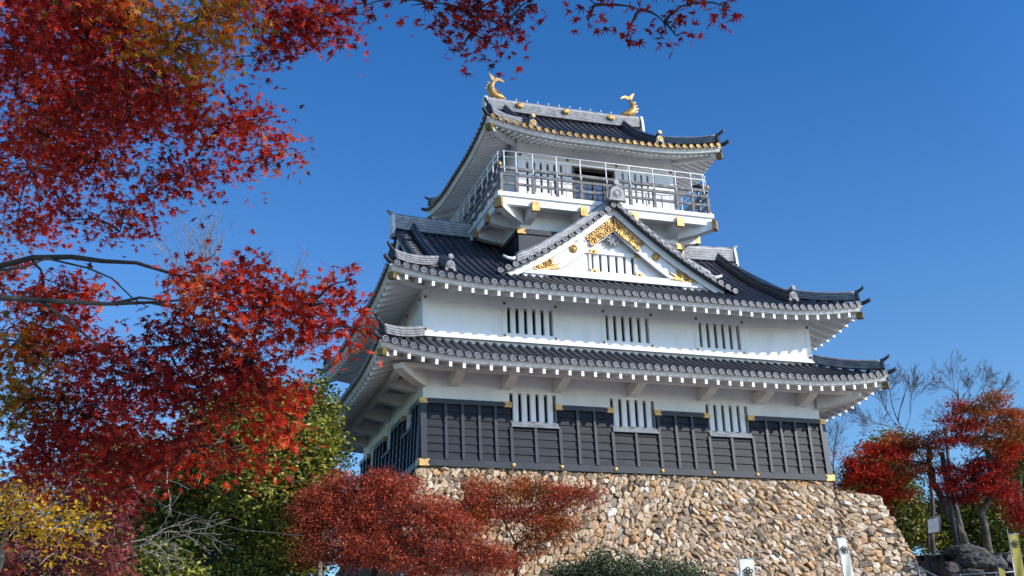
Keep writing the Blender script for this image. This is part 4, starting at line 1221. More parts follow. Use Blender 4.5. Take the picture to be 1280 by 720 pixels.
def tree(name, label, cat, group, base, fork, blobs, mats, bark, tmpl, leaf, per_spray, spray_r, density, seed=0, r0=0.16, flat=0.35, twig=0.008, droop=0.6, limbs=None, inner=True, rnd_bias=0.0, nring=6):
    """trunk from base to fork(s), a limb to every blob, twigs to every leaf spray, leaves in flattened sprays"""
    R = random.Random(seed); N = np.random.default_rng(seed)
    root = empty(name, tuple(base), label, cat, group)
    m = MB()
    base = Vector(base); fork = [Vector(f) for f in fork]
    trunk = [base] + fork
    tp = []
    for a, b in zip(trunk[:-1], trunk[1:]): tp += curve(a, b, (R.uniform(-.1, .1), R.uniform(-.1, .1), 0), 5, R)[:-1]
    tp.append(trunk[-1])
    nt_ = len(tp)
    m.tube(tp, [r0 * (1 - 0.45 * i / nt_) * (1.35 if i == 0 else 1) for i in range(nt_)], 9)
    nodes = [(Vector(p), r0 * 0.6) for p in fork]
    sprays = []
    rt_, dn_, fw_ = Vector(Wc[0]), Vector(Wc[1]), Vector(Wc[2])
    bl = blobs_px(blobs) if isinstance(blobs[0][0], (int, float)) else blobs
    done = []
    for (c, rx, ry, rz, wt, mi) in bl:
        cand = nodes + done
        best = min(cand, key=lambda q: (q[0] - c).length * (1.0 if q[1] > 0.02 else 1.25))
        a = best[0]
        L = (c - a).length
        pts = curve(a, c, (0, 0, 0.12 * L), 7, R)
        ra = max(twig * 2.2, min(best[1] * 0.7, 0.0085 * L + twig * 1.6))
        m.tube(pts, [ra * (1 - 0.7 * i / 7) for i in range(8)], nring)
        done += [(p, ra * (1 - 0.7 * i / 7)) for i, p in enumerate(pts)][3:]
        vol = rx * ry * rz
        ns = max(2, int(DENS * density * wt * (rx * ry + rx * rz + ry * rz) / (spray_r ** 2)))
        for _ in range(ns):
            d = N.normal(0, 1, 3); d /= np.linalg.norm(d)
            q = (N.random() ** (1 / 2.2))
            p = c + rt_ * float(d[0] * rx * q) + dn_ * float(d[1] * ry * q) + fw_ * float(d[2] * rz * q)
            sprays.append((p, mi, min(1.0, max(0.3, 0.75 * max(rx, rz) / spray_r))))
            if inner:
                near = min(pts, key=lambda t: (t - p).length)
                m.tube([near, near.lerp(p, 0.5) + Vector((0, 0, 0.04 * (p - near).length)), p], [twig * 1.3, twig, twig * 0.6], 3)
    m.build('trunk', [bark], root)
    P = []; rn = []; mis = []
    for (p, mi, sf_) in sprays:
        k = max(2, int(per_spray * sf_ ** 1.5 * N.uniform(0.5, 1.4)))
        th = N.uniform(0, 2 * np.pi, k); rr = sf_ * spray_r * np.sqrt(N.random(k)) * N.uniform(0.7, 1.3)
        tx, ty = N.normal(0, .3, 2)
        X = rr * np.cos(th); Y = rr * np.sin(th); Z = X * tx + Y * ty + N.normal(0, spray_r * flat, k)
        P.append(np.stack([X, Y, Z], 1) + np.array(p))
        rn.append(np.clip(N.normal(0.5 + N.normal(0, .20) + rnd_bias, 0.2, k), 0, 1)); mis.append(np.full(k, mi))
    P = np.concatenate(P); rn = np.concatenate(rn); mis = np.concatenate(mis)
    leaf_mesh('crown', P, leaf, tmpl, None, rn, root, droop, seed, mats, mis)
    return root
DENS = 4.0
NLEAF = 0

# ---- near maple, top left, with the branches that hang in at the top centre
A = [(60, 30, 100, 60, 9.5, .8, 1, 0), (110, 40, 90, 60, 8.6, .7, 1, 1), (215, 55, 60, 60, 8.3, .5, 1.1, 2), (160, 15, 60, 40, 8.5, .5, 1, 2), (255, 15, 55, 35, 8.2, .4, 1.2, 2), (300, 12, 55, 30, 9.0, .4, 1.2, 0), (360, 20, 50, 35, 9.3, .4, 1.3, 1), (420, 18, 40, 30, 9.0, .35, 1.2, 1),
     (50, 120, 90, 70, 10.5, .8, 1, 0), (150, 140, 80, 70, 10.0, .7, 1, 0), (215, 120, 60, 45, 9.6, .5, 1, 0), (270, 165, 60, 45, 9.8, .45, 1.1, 0), (325, 150, 32, 40, 9.6, .3, 1.0, 0), (330, 200, 38, 30, 9.6, .3, 1.1, 0), (230, 220, 65, 28, 9.9, .4, 1.1, 0),
     (40, 210, 70, 60, 11, .7, 1, 0), (110, 200, 70, 45, 10.4, .5, 1, 1), (20, 280, 40, 30, 11, .5, 1, 0), (155, 262, 42, 34, 9.8, .35, 1.1, 0), (150, 290, 22, 16, 9.8, .2, 1, 0), (70, 262, 40, 18, 10, .3, .8, 1), (85, 275, 22, 12, 9.6, .2, .8, 1),
     (320, 70, 45, 18, 9.3, .3, .7, 0), (355, 50, 40, 24, 9.3, .3, 1.0, 0), (400, 40, 30, 20, 9.0, .3, .9, 0)]
Bc = [(600, 12, 60, 26, 7.8, .35, 1.5, 1), (590, 42, 42, 26, 7.8, .28, 1.3, 1), (575, 65, 18, 10, 7.8, .15, .8, 1), (540, 5, 35, 12, 7.8, .2, 1.2, 1), (630, 35, 20, 18, 7.8, .15, .8, 1), (660, 2, 20, 8, 7.8, .15, .9, 1), (455, 8, 14, 18, 7.6, .12, 1, 1)]
Bd = [(745, 6, 30, 14, 7.2, .2, .55, 1), (735, 25, 20, 12, 7.2, .12, .5, 1), (800, 12, 30, 18, 7.2, .2, .7, 1), (830, 28, 25, 16, 7.2, .15, .8, 1), (785, 42, 14, 14, 7.2, .1, .35, 1), (860, 6, 30, 12, 7.2, .2, .8, 1), (905, 8, 18, 10, 7.2, .1, .45, 1), (845, 45, 14, 8, 7.2, .1, .4, 1), (905, 22, 8, 6, 7.2, .06, .4, 1)]
# unseen crown above the frame, its blobs added to shade what hangs below
UpShade = [(x, y, 120, 60, d, .9, .5, 1) for x, y, d in ((-120, -90, 9), (60, -120, 8.5), (250, -120, 8), (430, -110, 8), (600, -120, 7.8), (740, -260, 7.3), (-100, 60, 10), (-130, 220, 11))]
UpShade += [(940, -240, 150, 70, 7.2, .4, 1.6, 1), (1090, -265, 130, 70, 6.9, .35, 1.4, 1), (1210, -290, 130, 70, 6.7, .35, 1.4, 1)]
A += [(110, 110, 90, 60, 8.8, .5, 1.2, 1), (60, 170, 70, 50, 9.2, .5, 1, 0), (190, 90, 50, 50, 8.6, .4, 1, 1), (20, 60, 50, 60, 9, .5, 1, 1)]
def unproj(p):
    c = Wc @ (np.array(p) - CP); return 640 + FPX * c[0] / c[2], 360 + FPX * c[1] / c[2], c[2]
Bc = [b[:6] + (b[6] * 0.8, 1) for b in Bc]; Bd = [b[:6] + (b[6] * 0.35, 1) for b in Bd]
for b in Bc + Bd:  # extra unseen leaf blobs added sunward of each hanging branch to shade it
    for k_ in (1.7, 2.2):
        ux_, uy_, ud_ = unproj(at(b[0], b[1], b[4]) + np.array(SUN) * k_)
        UpShade.append((ux_, uy_, b[2] * 1.25 + 12, b[3] * 1.2 + 12, ud_, b[5] * 1.2, 1.5, 1))
base = at(-420, 420, 9.0); base[2] = gz(base[0], base[1]) - 0.1
tree('maple_tree', 'red and orange maple hanging in along the top of the picture', 'tree', 'maples',
     base, [at(-330, 250, 9), at(-180, 60, 9.5)], A + UpShade + Bc + Bd, [L_red, L_crimson, L_orange], M_bark, STAR7, 0.054, 28, 0.24, 0.62, seed=21, r0=0.13, twig=0.005)

# ---- second near maple: the branch that reaches towards the keep
B = [(225, 345, 30, 14, 7.6, .2, .8, 0), (270, 360, 50, 34, 7.6, .35, 1, 0), (330, 365, 45, 26, 7.4, .3, 1, 0), (330, 400, 60, 40, 7.4, .35, 1, 0), (385, 385, 45, 40, 7.3, .3, 1, 0), (405, 430, 50, 26, 7.2, .25, 1, 0), (432, 352, 24, 16, 7.2, .15, .8, 0), (445, 410, 26, 14, 7.2, .14, .9, 0), (462, 428, 14, 10, 7.2, .1, .9, 0),
     (235, 430, 60, 45, 7.8, .4, 1, 1), (310, 450, 60, 40, 7.6, .35, 1, 1), (170, 470, 60, 50, 8.2, .4, 1, 1), (240, 500, 70, 40, 8, .4, 1, 1), (330, 500, 50, 30, 7.8, .3, .9, 0), (350, 540, 40, 30, 7.8, .25, .9, 0),
     (60, 385, 60, 40, 9, .4, 1, 0), (90, 365, 30, 20, 9, .3, .8, 0), (30, 430, 50, 40, 9, .5, 1, 2), (90, 440, 50, 40, 9, .4, 1, 0), (40, 500, 60, 45, 9, .5, 1, 2), (110, 520, 70, 50, 9, .5, 1, 1), (60, 570, 70, 35, 9, .5, 1, 1), (160, 570, 60, 36, 8.6, .4, 1, 1), (230, 560, 55, 34, 8.4, .4, .9, 0), (290, 570, 40, 24, 8.2, .3, .7, 0), (330, 575, 26, 22, 8.0, .2, .6, 0), (150, 610, 45, 20, 9, .3, .8, 1), (10, 340, 30, 20, 9.5, .3, .5, 0)]
base = at(-300, 700, 9.5); base[2] = gz(base[0], base[1]) - 0.1
mt2 = tree('maple_tree', 'crimson maple on the left, its long branch reaching towards the keep', 'tree', 'maples',
     base, [at(-250, 520, 9.3), at(-120, 400, 9.0)], B, [L_red, L_crimson, L_orange], M_bark, STAR7, 0.052, 26, 0.21, 0.82, seed=33, r0=0.075, twig=0.005)
# the long bare limbs seen against the sky
m = MB()
def pxpath(l, dep): return [at(x, y, dep + k * 0.0) for k, (x, y) in enumerate(l)]
m.tube(pxpath([(-120, 395), (-40, 378), (0, 372), (60, 376), (130, 380), (190, 378), (240, 374), (300, 370)], 8.2), [.036, .026, .021, .017, .014, .011, .007, .003], 7)
m.tube(pxpath([(190, 378), (220, 385), (260, 400), (300, 410)], 8.2), [.013, .011, .009, .004], 6)
m.tube(pxpath([(50, 376), (90, 405), (120, 430), (160, 455)], 8.2), [.012, .010, .008, .004], 6)
m.tube(pxpath([(0, 338), (30, 334), (58, 323), (110, 335), (140, 348), (165, 372), (185, 384)], 8.4), [.010, .009, .008, .007, .006, .005, .003], 6)
m.tube(pxpath([(140, 380), (175, 372), (210, 376)], 8.2), [.012, .010, .005], 6)
m.build('limb', [M_barkg], mt2)

# ---- yellow tree and dull purple maple at the bottom left
Y = [(30, 625, 40, 26, 14, .6, 1, 0), (60, 650, 55, 26, 14, .6, 1, 0), (95, 665, 45, 18, 14, .5, 1, 0), (115, 640, 25, 20, 14, .4, .5, 0), (20, 660, 35, 26, 14, .6, .8, 0), (70, 690, 50, 14, 14, .5, .5, 0), (-60, 640, 60, 50, 14.5, .8, 1, 0)]
base = at(-40, 900, 14.5); base[2] = gz(base[0], base[1]) - 0.1
tree('yellow_tree', 'bright yellow leaved tree low in the bottom left corner', 'tree', None, base, [at(-30, 740, 14.4), at(0, 690, 14.2)], Y, [L_yellow], M_barkp, OVAL, 0.082, 22, 0.26, 0.55, seed=5, r0=0.08, twig=0.006, flat=.5)
Pm = [(120, 690, 50, 24, 15, .6, 1, 0), (60, 700, 70, 18, 15.2, .6, 1, 0), (140, 705, 40, 16, 15, .5, 1, 0), (10, 695, 50, 25, 15.5, .6, 1, 0), (150, 640, 28, 34, 15, .4, .7, 0), (100, 610, 40, 20, 15.5, .4, .6, 0), (30, 600, 50, 30, 16, .5, .8, 0)]
base = at(60, 960, 15.5); base[2] = gz(base[0], base[1]) - 0.1
tree('maple_tree', 'dull purple brown maple under the yellow tree at the bottom left', 'tree', 'maples', base, [at(70, 800, 15.5), at(80, 730, 15.3)], Pm, [L_purple], M_barkp, STAR5, 0.065, 26, 0.24, 0.9, seed=6, r0=0.07, twig=0.006)

# ---- bare branching trees
def bare(name, label, cat, group, base, dirs, L, r, depth, bark, seed, spread=0.5, up=0.15, leaves=None, twigmin=0.004, kids=(2, 3), jit=0.16):
    R = random.Random(seed)
    root = empty(name, tuple(base), label, cat, group)
    m = MB(); tips = []
    def grow(p, d, L, r, k):
        n = 4; pts = [p]
        for i in range(n):
            d = (d + Vector((R.uniform(-1, 1), R.uniform(-1, 1), R.uniform(-1, 1))) * jit + Vector((0, 0, up * 0.25))).normalized()
            pts.append(pts[-1] + d * L / n)
        m.tube(pts, [max(twigmin, r * (1 - 0.42 * i / n)) for i in range(n + 1)], 6 if r > .03 else 3)
        if k == 0: tips.append(pts[-1]); return
        for j in range(R.randint(*kids)):
            u = R.choice([2, 3, 4, 4])
            dd = (d + Vector((R.uniform(-1, 1), R.uniform(-1, 1), R.uniform(-1, 1))) * spread).normalized()
            grow(pts[u], dd, L * R.uniform(0.6, 0.85), max(twigmin, r * 0.55), k - 1)
        grow(pts[-1], d, L * 0.75, r * 0.58, k - 1)
    for (p, d, l, rr, k) in dirs: grow(Vector(p), Vector(d).normalized(), l, rr, k)
    m.build('trunk', [bark], root)
    if leaves:
        P = np.array([list(t) for t in tips]); P = P[np.random.default_rng(seed).random(len(P)) < leaves[1]]
        leaf_mesh('leaf', P, leaves[0], OVAL, None, np.random.default_rng(seed).random(len(P)), root, 0.9, seed, [L_dry]).name = 'crown'
    return root

def dirpx(a, b, da, db): return tuple(at(b[0], b[1], db) - at(a[0], a[1], da))
# pale dead branches behind the yellow tree
dl = 19.0
b0 = at(115, 900, dl); b0[2] = gz(b0[0], b0[1]) - .1
bare('bare_tree', 'pale leafless tree with leaning trunk and tangled branches beside the yellow tree', 'tree', 'bare trees', b0,
     [(b0, at(150, 660, dl) - b0, float(np.linalg.norm(at(145, 660, dl) - b0)), 0.10, 0), (at(150, 650, dl), dirpx((150, 650), (190, 600), dl, dl), .7, .075, 1), (at(185, 600, dl), dirpx((185, 600), (240, 560), dl, dl), .5, .028, 3), (at(120, 690, dl), dirpx((120, 690), (200, 640), dl, dl), .75, .022, 4), (at(130, 690, dl), dirpx((130, 690), (210, 680), dl, dl), .7, .02, 3), (at(190, 590, dl), dirpx((190, 590), (260, 575), dl, dl), .6, .02, 3), (at(80, 690, dl), dirpx((80, 690), (20, 640), dl, dl), .8, .022, 3)],
     1, 1, 4, M_barkp, 12, spread=1.0, up=0.0, twigmin=.0035, kids=(1, 2), jit=0.3)
dl = 45.0
b0 = at(240, 560, dl); b0[2] = gz(b0[0], b0[1]) - .1
bare('bare_tree', 'distant thin leafless tree seen through the gap in the red maple against the sky', 'tree', 'bare trees', b0,
     [(b0, Vector(at(250, 470, dl) - b0), float(np.linalg.norm(at(250, 470, dl) - b0)), 0.16, 0), (at(250, 480, dl), (0, 0, 1), 2.3, .07, 4), (at(255, 480, dl), (.6, 0, 1), 2.3, .06, 4), (at(245, 480, dl), (-.7, 0, 1), 2.3, .06, 4)], 1, 1, 4, M_barkp, 15, spread=0.5, up=0.2, twigmin=.006)

# ---- big evergreen behind left
G = [(300, 520, 60, 40, 31, 2.2, 1, 0), (380, 540, 40, 36, 30.5, 1.6, 1, 0), (345, 520, 45, 36, 31, 1.5, 1, 0), (392, 515, 26, 22, 31, 1.0, 1, 0), (402, 575, 26, 26, 30, 1.2, 1, 0), (340, 590, 70, 50, 30, 2.0, 1, 0), (250, 590, 60, 50, 32, 2.0, 1, 0), (200, 640, 60, 50, 33, 2.0, 1, 0), (280, 650, 60, 45, 31, 1.6, .8, 0), (360, 650, 50, 45, 30.5, 1.5, 1, 0), (400, 620, 24, 30, 31, 1.0, .9, 0), (330, 700, 50, 30, 30, 1.5, 1, 0), (200, 700, 40, 30, 31, 1.5, .9, 0), (385, 700, 26, 26, 31, 1.0, .9, 0), (390, 490, 14, 12, 31, .5, .8, 0), (140, 600, 60, 60, 35, 2, .9, 0)]
G = [(a, b, c, d, e + 6.5, f * 1.2, g, h) for a, b, c, d, e, f, g, h in G]
base = at(250, 800, 37.5); base[2] = gz(base[0], base[1]) - 0.1
tree('evergreen_tree', 'large glossy green broadleaf evergreen beside the left side of the keep', 'tree', None, base, [at(252, 700, 37.5), at(260, 630, 37.8)], G, [L_green], M_barkg, OVAL, 0.175, 62, 0.55, 1.35, seed=8, r0=0.24, twig=0.012, flat=.5, rnd_bias=0.03, droop=0.9)
# smaller mossy trunk beside it
G2 = [(190, 720, 50, 30, 29, 1.2, 1, 0), (150, 735, 60, 40, 29, 1.5, 1, 0), (240, 745, 40, 30, 28.5, 1.2, 1, 0)]
base = at(218, 830, 29); base[2] = gz(base[0], base[1]) - 0.1
tree('evergreen_tree', 'lower green evergreen with a forked mossy trunk, just left of the large evergreen trunk', 'tree', None, base, [at(224, 720, 29), at(216, 680, 29)], G2, [L_green], M_barkg, OVAL, 0.15, 50, 0.45, 1.2, seed=9, r0=0.14, twig=0.012, flat=.5, droop=.9)
# darker wood filling the gaps further back on the left
for k, (x, y, rx, ry, dep) in enumerate([(60, 660, 150, 70, 44), (220, 690, 120, 60, 46), (-120, 620, 130, 90, 42)]):
    bb = [(x, y, rx, ry, dep, 2.5, .8, 0), (x - rx * .5, y + 50, rx * .6, ry * .7, dep, 2, .8, 0), (x + rx * .5, y + 45, rx * .6, ry * .7, dep, 2, .8, 0)]
    base = at(x, 820, dep); base[2] = gz(base[0], base[1]) - 0.2
    tree('evergreen_tree', ['dark evergreen behind the yellow tree', 'dark evergreen far behind the mossy trunks', 'dark evergreen beyond the left edge of the wood'][k], 'tree', 'dark evergreens on the left', base, [at(x, 740, dep)], bb, [L_hedge], M_barkg, OVAL, 0.24, 44, 0.6, 0.9, seed=40 + k, r0=0.2, twig=0.015, flat=.5, inner=False)

# ---- maples in front of the stone base
F1_ = [(400, 622, 32, 20, 34, 1.0, 1, 0), (388, 650, 26, 20, 33.8, .9, 1, 0), (395, 690, 30, 22, 33.4, 1.0, .6, 0), (425, 600, 22, 12, 34, .7, .9, 0), (425, 640, 40, 22, 34, 1.1, 1, 0), (475, 600, 24, 14, 34, .8, .9, 0), (385, 632, 16, 12, 33.8, .6, .8, 0), (560, 645, 26, 18, 33.4, .8, .9, 0), (625, 705, 26, 16, 32.4, .8, .9, 0), (455, 618, 34, 22, 34, 1.2, 1, 0), (490, 610, 34, 20, 34, 1.1, 1, 0), (520, 640, 45, 28, 33.6, 1.2, 1, 0), (450, 650, 50, 28, 33.6, 1.3, 1, 0), (400, 640, 28, 18, 33.6, .9, .9, 0), (385, 655, 20, 12, 33.6, .6, .8, 0), (480, 680, 60, 26, 33, 1.3, 1, 0), (560, 670, 45, 28, 33, 1.2, 1, 0), (600, 695, 38, 22, 32.6, 1.1, 1, 0), (440, 690, 40, 20, 33, 1.0, .9, 0), (530, 705, 60, 20, 32.6, 1.1, .8, 0), (415, 672, 30, 16, 33.4, .8, .8, 0)]
base = at(455, 800, 33.5); base[2] = gz(base[0], base[1]) - 0.1
tree('maple_tree', 'brick red maple in front of the left corner of the stone base', 'tree', 'maples', base, [at(460, 735, 33.5), at(480, 690, 33.6)], F1_, [L_brick], M_bark, TRI, 0.085, 64, 0.38, 1.3, seed=13, r0=0.12, twig=0.008, flat=.18)
F2_ = [(600, 622, 34, 22, 35.0, .9, 1, 0), (650, 612, 44, 17, 35.0, .9, 1, 1), (700, 622, 42, 17, 35.0, .8, 1, 0), (735, 618, 22, 10, 35.0, .5, .8, 0), (590, 645, 34, 16, 34.6, .9, 1, 1), (650, 642, 48, 20, 34.6, .9, 1, 0), (700, 650, 34, 18, 34.8, .8, .9, 1), (680, 675, 34, 18, 34.6, .7, .8, 1), (650, 690, 26, 18, 34.6, .6, .7, 1), (590, 605, 20, 10, 35, .5, .6, 1)]
base = at(655, 800, 34.6); base[2] = gz(base[0], base[1]) - 0.1
tree('maple_tree', 'rust and olive maple spreading across the middle of the stone base', 'tree', 'maples', base, [at(650, 735, 34.6), at(645, 680, 34.8)], F2_, [L_brick, L_rust], M_bark, TRI, 0.082, 60, 0.36, 1.3, seed=14, r0=0.11, twig=0.008, flat=.18)
# clipped shrubs along the foot of the wall
for k, (x, y, rx, ry, dep, lb) in enumerate([(715, 722, 30, 16, 33.2, 'dark green shrub at the foot of the stone base, left end of the row'), (765, 716, 36, 22, 33.0, 'rounded dark green shrub, middle of the row below the stone base'), (825, 720, 38, 20, 33.0, 'dark green shrub nearer the banners, fuller than its neighbours'), (865, 726, 24, 14, 33.2, 'small dark green shrub at the right end of the row under the stone base')]):
    base = at(x, 760, dep); base[2] = gz(base[0], base[1])
    bb = [(x - rx * .4, y, rx * .7, ry, dep, .8, 1, 0), (x + rx * .4, y, rx * .7, ry * .9, dep, .8, 1, 0), (x, y + 22, rx, ry, dep, .9, 1, 0), (x, y + 50, rx, 24, dep, .9, .8, 0)]
    tree('shrub', lb, 'shrub', 'shrubs below the stone base', base, [at(x, 745, dep)], bb, [L_hedge], M_barkg, OVAL, 0.085, 46, 0.26, 0.9, seed=60 + k, r0=0.04, twig=0.006, flat=.6, droop=1.0)

# ---- right hand side
DR = 47.0
R1_ = [(1078, 585, 30, 10, DR, 1.5, 1, 0), (1066, 600, 20, 9, DR, 1.0, 1, 0), (1112, 566, 34, 9, DR, 1.5, 1, 0), (1128, 550, 26, 7, DR, 1.2, .9, 1), (1060, 575, 16, 8, DR, .8, .9, 0), (1096, 602, 34, 9, DR, 1.4, 1, 0), (1128, 592, 30, 9, DR, 1.3, 1, 1), (1088, 620, 32, 8, DR, 1.2, 1, 0), (1122, 616, 26, 8, DR, 1.1, .8, 0), (1152, 560, 24, 9, DR, 1.2, .9, 1), (1148, 582, 22, 8, DR, 1.0, .9, 1), (1104, 638, 20, 6, DR, .7, .9, 0), (1092, 560, 14, 6, DR, .8, .7, 0), (1168, 545, 16, 7, DR, .8, .7, 1)]
base = at(1222, 712, DR)
tree('maple_tree', 'scarlet maple just right of the keep with a leaning sawn-off trunk', 'tree', 'maples', base, [at(1203, 668, DR), at(1182, 640, DR), at(1166, 603, DR), at(1160, 580, DR), at(1158, 556, DR)], R1_, [L_red, L_rust], M_barkg, TRI, 0.12, 60, 0.44, 0.85, seed=17, flat=.16, r0=0.17, twig=0.014, nring=7)
R2_ = [(1240, 498, 20, 8, DR - 1, .9, 1, 1), (1228, 514, 32, 8, DR - 1, 1.3, 1, 1), (1264, 520, 26, 9, DR - 1, 1.2, 1, 1), (1200, 530, 26, 9, DR - 1, 1.2, 1, 0), (1240, 534, 34, 9, DR - 1, 1.3, 1, 1), (1275, 540, 24, 9, DR - 1, 1.1, 1, 1), (1188, 552, 22, 8, DR - 1, 1, .9, 0), (1226, 552, 34, 9, DR - 1, 1.2, .9, 1), (1262, 562, 28, 9, DR - 1, 1.2, .8, 0), (1212, 590, 44, 9, DR - 1, 1.3, 1, 2), (1244, 580, 34, 9, DR - 1, 1.2, .9, 2), (1200, 606, 34, 8, DR - 1, 1.2, 1, 2), (1238, 604, 34, 8, DR - 1, 1.2, 1, 2), (1205, 620, 26, 7, DR - 1, 1, .9, 2), (1252, 616, 24, 7, DR - 1, 1, .8, 2), (1195, 510, 14, 7, DR - 1, .6, .6, 0)]
base = at(1243, 705, DR - 1)
tree('maple_tree', 'tall dark red maple with orange top at the right edge, behind the yellow banner', 'tree', 'maples', base, [at(1233, 670, DR - 1), at(1226, 640, DR - 1), at(1240, 615, DR - 1), at(1232, 560, DR - 1)], R2_, [L_red, L_rust, L_crimson], M_barkg, TRI, 0.12, 60, 0.44, 0.85, seed=18, flat=.16, r0=0.17, twig=0.014, nring=7)
R3_ = [(1275, 640, 18, 18, 40, .8, 1, 0), (1290, 650, 20, 22, 40, .8, 1, 0), (1265, 630, 12, 10, 40, .5, .9, 0)]
base = at(1310, 800, 40); base[2] = gz(base[0], base[1]) - 0.1
tree('maple_tree', 'low crimson maple at the right edge, above the yellow banner', 'tree', 'maples', base, [at(1305, 690, 40)], R3_, [L_crimson], M_barkg, TRI, 0.10, 50, 0.36, 0.85, seed=19, r0=0.1, twig=0.01)
# green trees behind them
gl = [(1100, 600, 50, 40, 56, 1.6, 1), (1130, 650, 60, 40, 55, 1.6, 1), (1110, 560, 34, 22, 57, 1.2, .7), (1180, 650, 50, 40, 56, 1.6, .9), (1230, 640, 50, 50, 55, 1.6, .9), (1280, 590, 40, 60, 57, 1.6, .8), (1275, 560, 30, 40, 55, 1.2, .7), (1265, 680, 40, 40, 53, 1.4, 1)]
gn = ['olive green tree behind the scarlet maple', 'green shrubby tree behind the notice board', 'mottled green treetop above the scarlet maple', 'green tree behind the dark pole', 'green tree between the two leaning trunks', 'dark green tree at the right edge behind the red maple', 'dark treetop in the upper right behind the orange leaves', 'yellow green shrubby tree behind the yellow banner']
for k, (x, y, rx, ry, dep, th, wt) in enumerate(gl):
    base = at(x, 770, dep); base[2] = max(base[2] - 2, gz(base[0], base[1]) - .1)
    tree('evergreen_tree', gn[k], 'tree', 'green trees behind the right hand maples', base, [at(x, min(720, y + ry * .8), dep)], [(x, y, rx * .7, ry * .7, dep, th, wt, 0), (x - rx * .4, y + ry * .3, rx * .6, ry * .6, dep, th, wt, 0), (x + rx * .4, y + ry * .3, rx * .6, ry * .6, dep, th, wt, 0)], [L_green], M_barkg, OVAL, 0.20, 50, 0.55, 1.2, seed=80 + k, r0=0.16, twig=0.014, flat=.5, inner=False, droop=.9)
# bare treetops
dr = 52.0
b0 = at(1205, 700, dr)
def bd(a, b): return dirpx(a, b, dr, dr)
bare('bare_tree', 'tall leafless tree with fine grey twigs rising above the red maples on the right', 'tree', 'bare trees', b0,
     [(b0, bd((1205, 700), (1190, 540)), float(np.linalg.norm(at(1190, 540, dr) - b0)), .13, 0), (at(1190, 540, dr), bd((1190, 540), (1206, 505)), 1.1, .06, 1), (at(1203, 515, dr), bd((1203, 515), (1203, 470)), .85, .030, 5), (at(1200, 520, dr), bd((1200, 520), (1245, 480)), .85, .028, 5), (at(1215, 510, dr), bd((1215, 510), (1265, 495)), .8, .025, 5), (at(1190, 545, dr), bd((1190, 545), (1180, 515)), .7, .025, 4), (at(1195, 530, dr), bd((1195, 530), (1165, 530)), .6, .02, 4)],
     1, 1, 4, M_barkt, 23, spread=0.6, up=0.10, kids=(1, 3), jit=0.22, leaves=(0.08, 0.25), twigmin=.0045)
b0 = at(1168, 700, 50)
bare('bare_tree', 'smaller leafless tree leaning left from behind the scarlet maple towards the eaves', 'tree', 'bare trees', b0,
     [(b0, at(1155, 575, 50) - b0, float(np.linalg.norm(at(1155, 575, 50) - b0)), .12, 0), (at(1155, 575, 50), dirpx((1155, 575), (1120, 530), 50, 50), 1.9, .045, 1), (at(1125, 535, 50), dirpx((1125, 535), (1100, 505), 50, 50), 1.0, .025, 5), (at(1125, 535, 50), dirpx((1125, 535), (1080, 530), 50, 50), 1.0, .02, 5), (at(1130, 545, 50), dirpx((1130, 545), (1135, 505), 50, 50), .9, .02, 5)],
     1, 1, 4, M_barkt, 24, spread=0.5, up=0.08, twigmin=.005)
b0 = at(1048, 700, 60)
bare('bare_tree', 'leafless hazy tree low behind the right end of the stone base', 'tree', 'bare trees', b0,
     [(b0, (0, 0, 1), 2.5, .12, 0), (at(1048, 640, 60), bd((1048, 640), (1045, 580)), 1.8, .07, 5), (at(1050, 640, 60), bd((1050, 640), (1065, 600)), 1.5, .06, 5)], 1, 1, 4, M_barkt, 25, spread=0.5, up=0.15, twigmin=.005)

# dark pole
p0 = at(1196, 684, 45.0); p1 = at(1184, 556, 45.0)
pl_ = empty('utility_pole', tuple(p0), 'dark upright pole among the red maples on the right', 'pole')
m = MB(); m.tube([p0, Vector(p0) + Vector((0, 0, float(p1[2] - p0[2]))) ], [.10, .095], 10); m.tube([Vector(p0) + Vector((.20, 0, 0)), Vector(p0) + Vector((.20, 0, 3.0))], .035, 6); m.build('pole_shaft', [M_darkpole], pl_)

# notice board
nb = at(1160, 690, 42)
no = empty('notice_board', tuple(nb), 'tilted grey notice board on a thin post among the right hand trees', 'sign')
m = MB(); a, b, c, d = at(1158, 649, 42), at(1174, 645, 42), at(1175, 664, 42), at(1159, 668, 42)
n_ = Vector((0.2, -1, 0)).normalized() * 0.05
m.hexa([d, c, b, a], [Vector(q) + n_ for q in (d, c, b, a)]); m.build('board', [M_panel], no)
m = MB()
for q, r in ((a, b), (b, c), (c, d), (d, a)): m.tube([Vector(q) + n_ * .5, Vector(r) + n_ * .5], .035, 5)
m.tube([Vector((d + (c - d) * .15)), Vector(nb)], .035, 6); m.build('frame', [M_barkg], no)

# low dry-stone wall and boulders under the right-hand trees
dw = empty('dry_stone_wall', tuple(at(1170, 712, 43.5)), 'low dark dry-stone wall in shade below the trees on the right', 'stone wall')
Z0 = float(at(1170, 745, 43.5)[2]); Z1 = float(at(1170, 692, 43.5)[2])
xa, ya = at(1105, 700, 43.5)[:2]; xb, yb_ = at(1290, 700, 43.5)[:2]
dvec = Vector((xb - xa, yb_ - ya, 0)); Lw = dvec.length; dvec.normalize(); nv = Vector((dvec.y, -dvec.x, 0))
if nv.y > 0: nv = -nv
def Fw(u, v, d): q = Vector((xa, ya, 0)) + dvec * u + nv * (d - 0.15 * (v - Z0)); return (q.x, q.y, v)
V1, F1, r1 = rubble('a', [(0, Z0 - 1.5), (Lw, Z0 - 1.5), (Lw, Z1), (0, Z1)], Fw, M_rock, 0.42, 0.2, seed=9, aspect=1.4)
attr_mesh('wall_stones', V1, F1, r1, M_rock, dw)
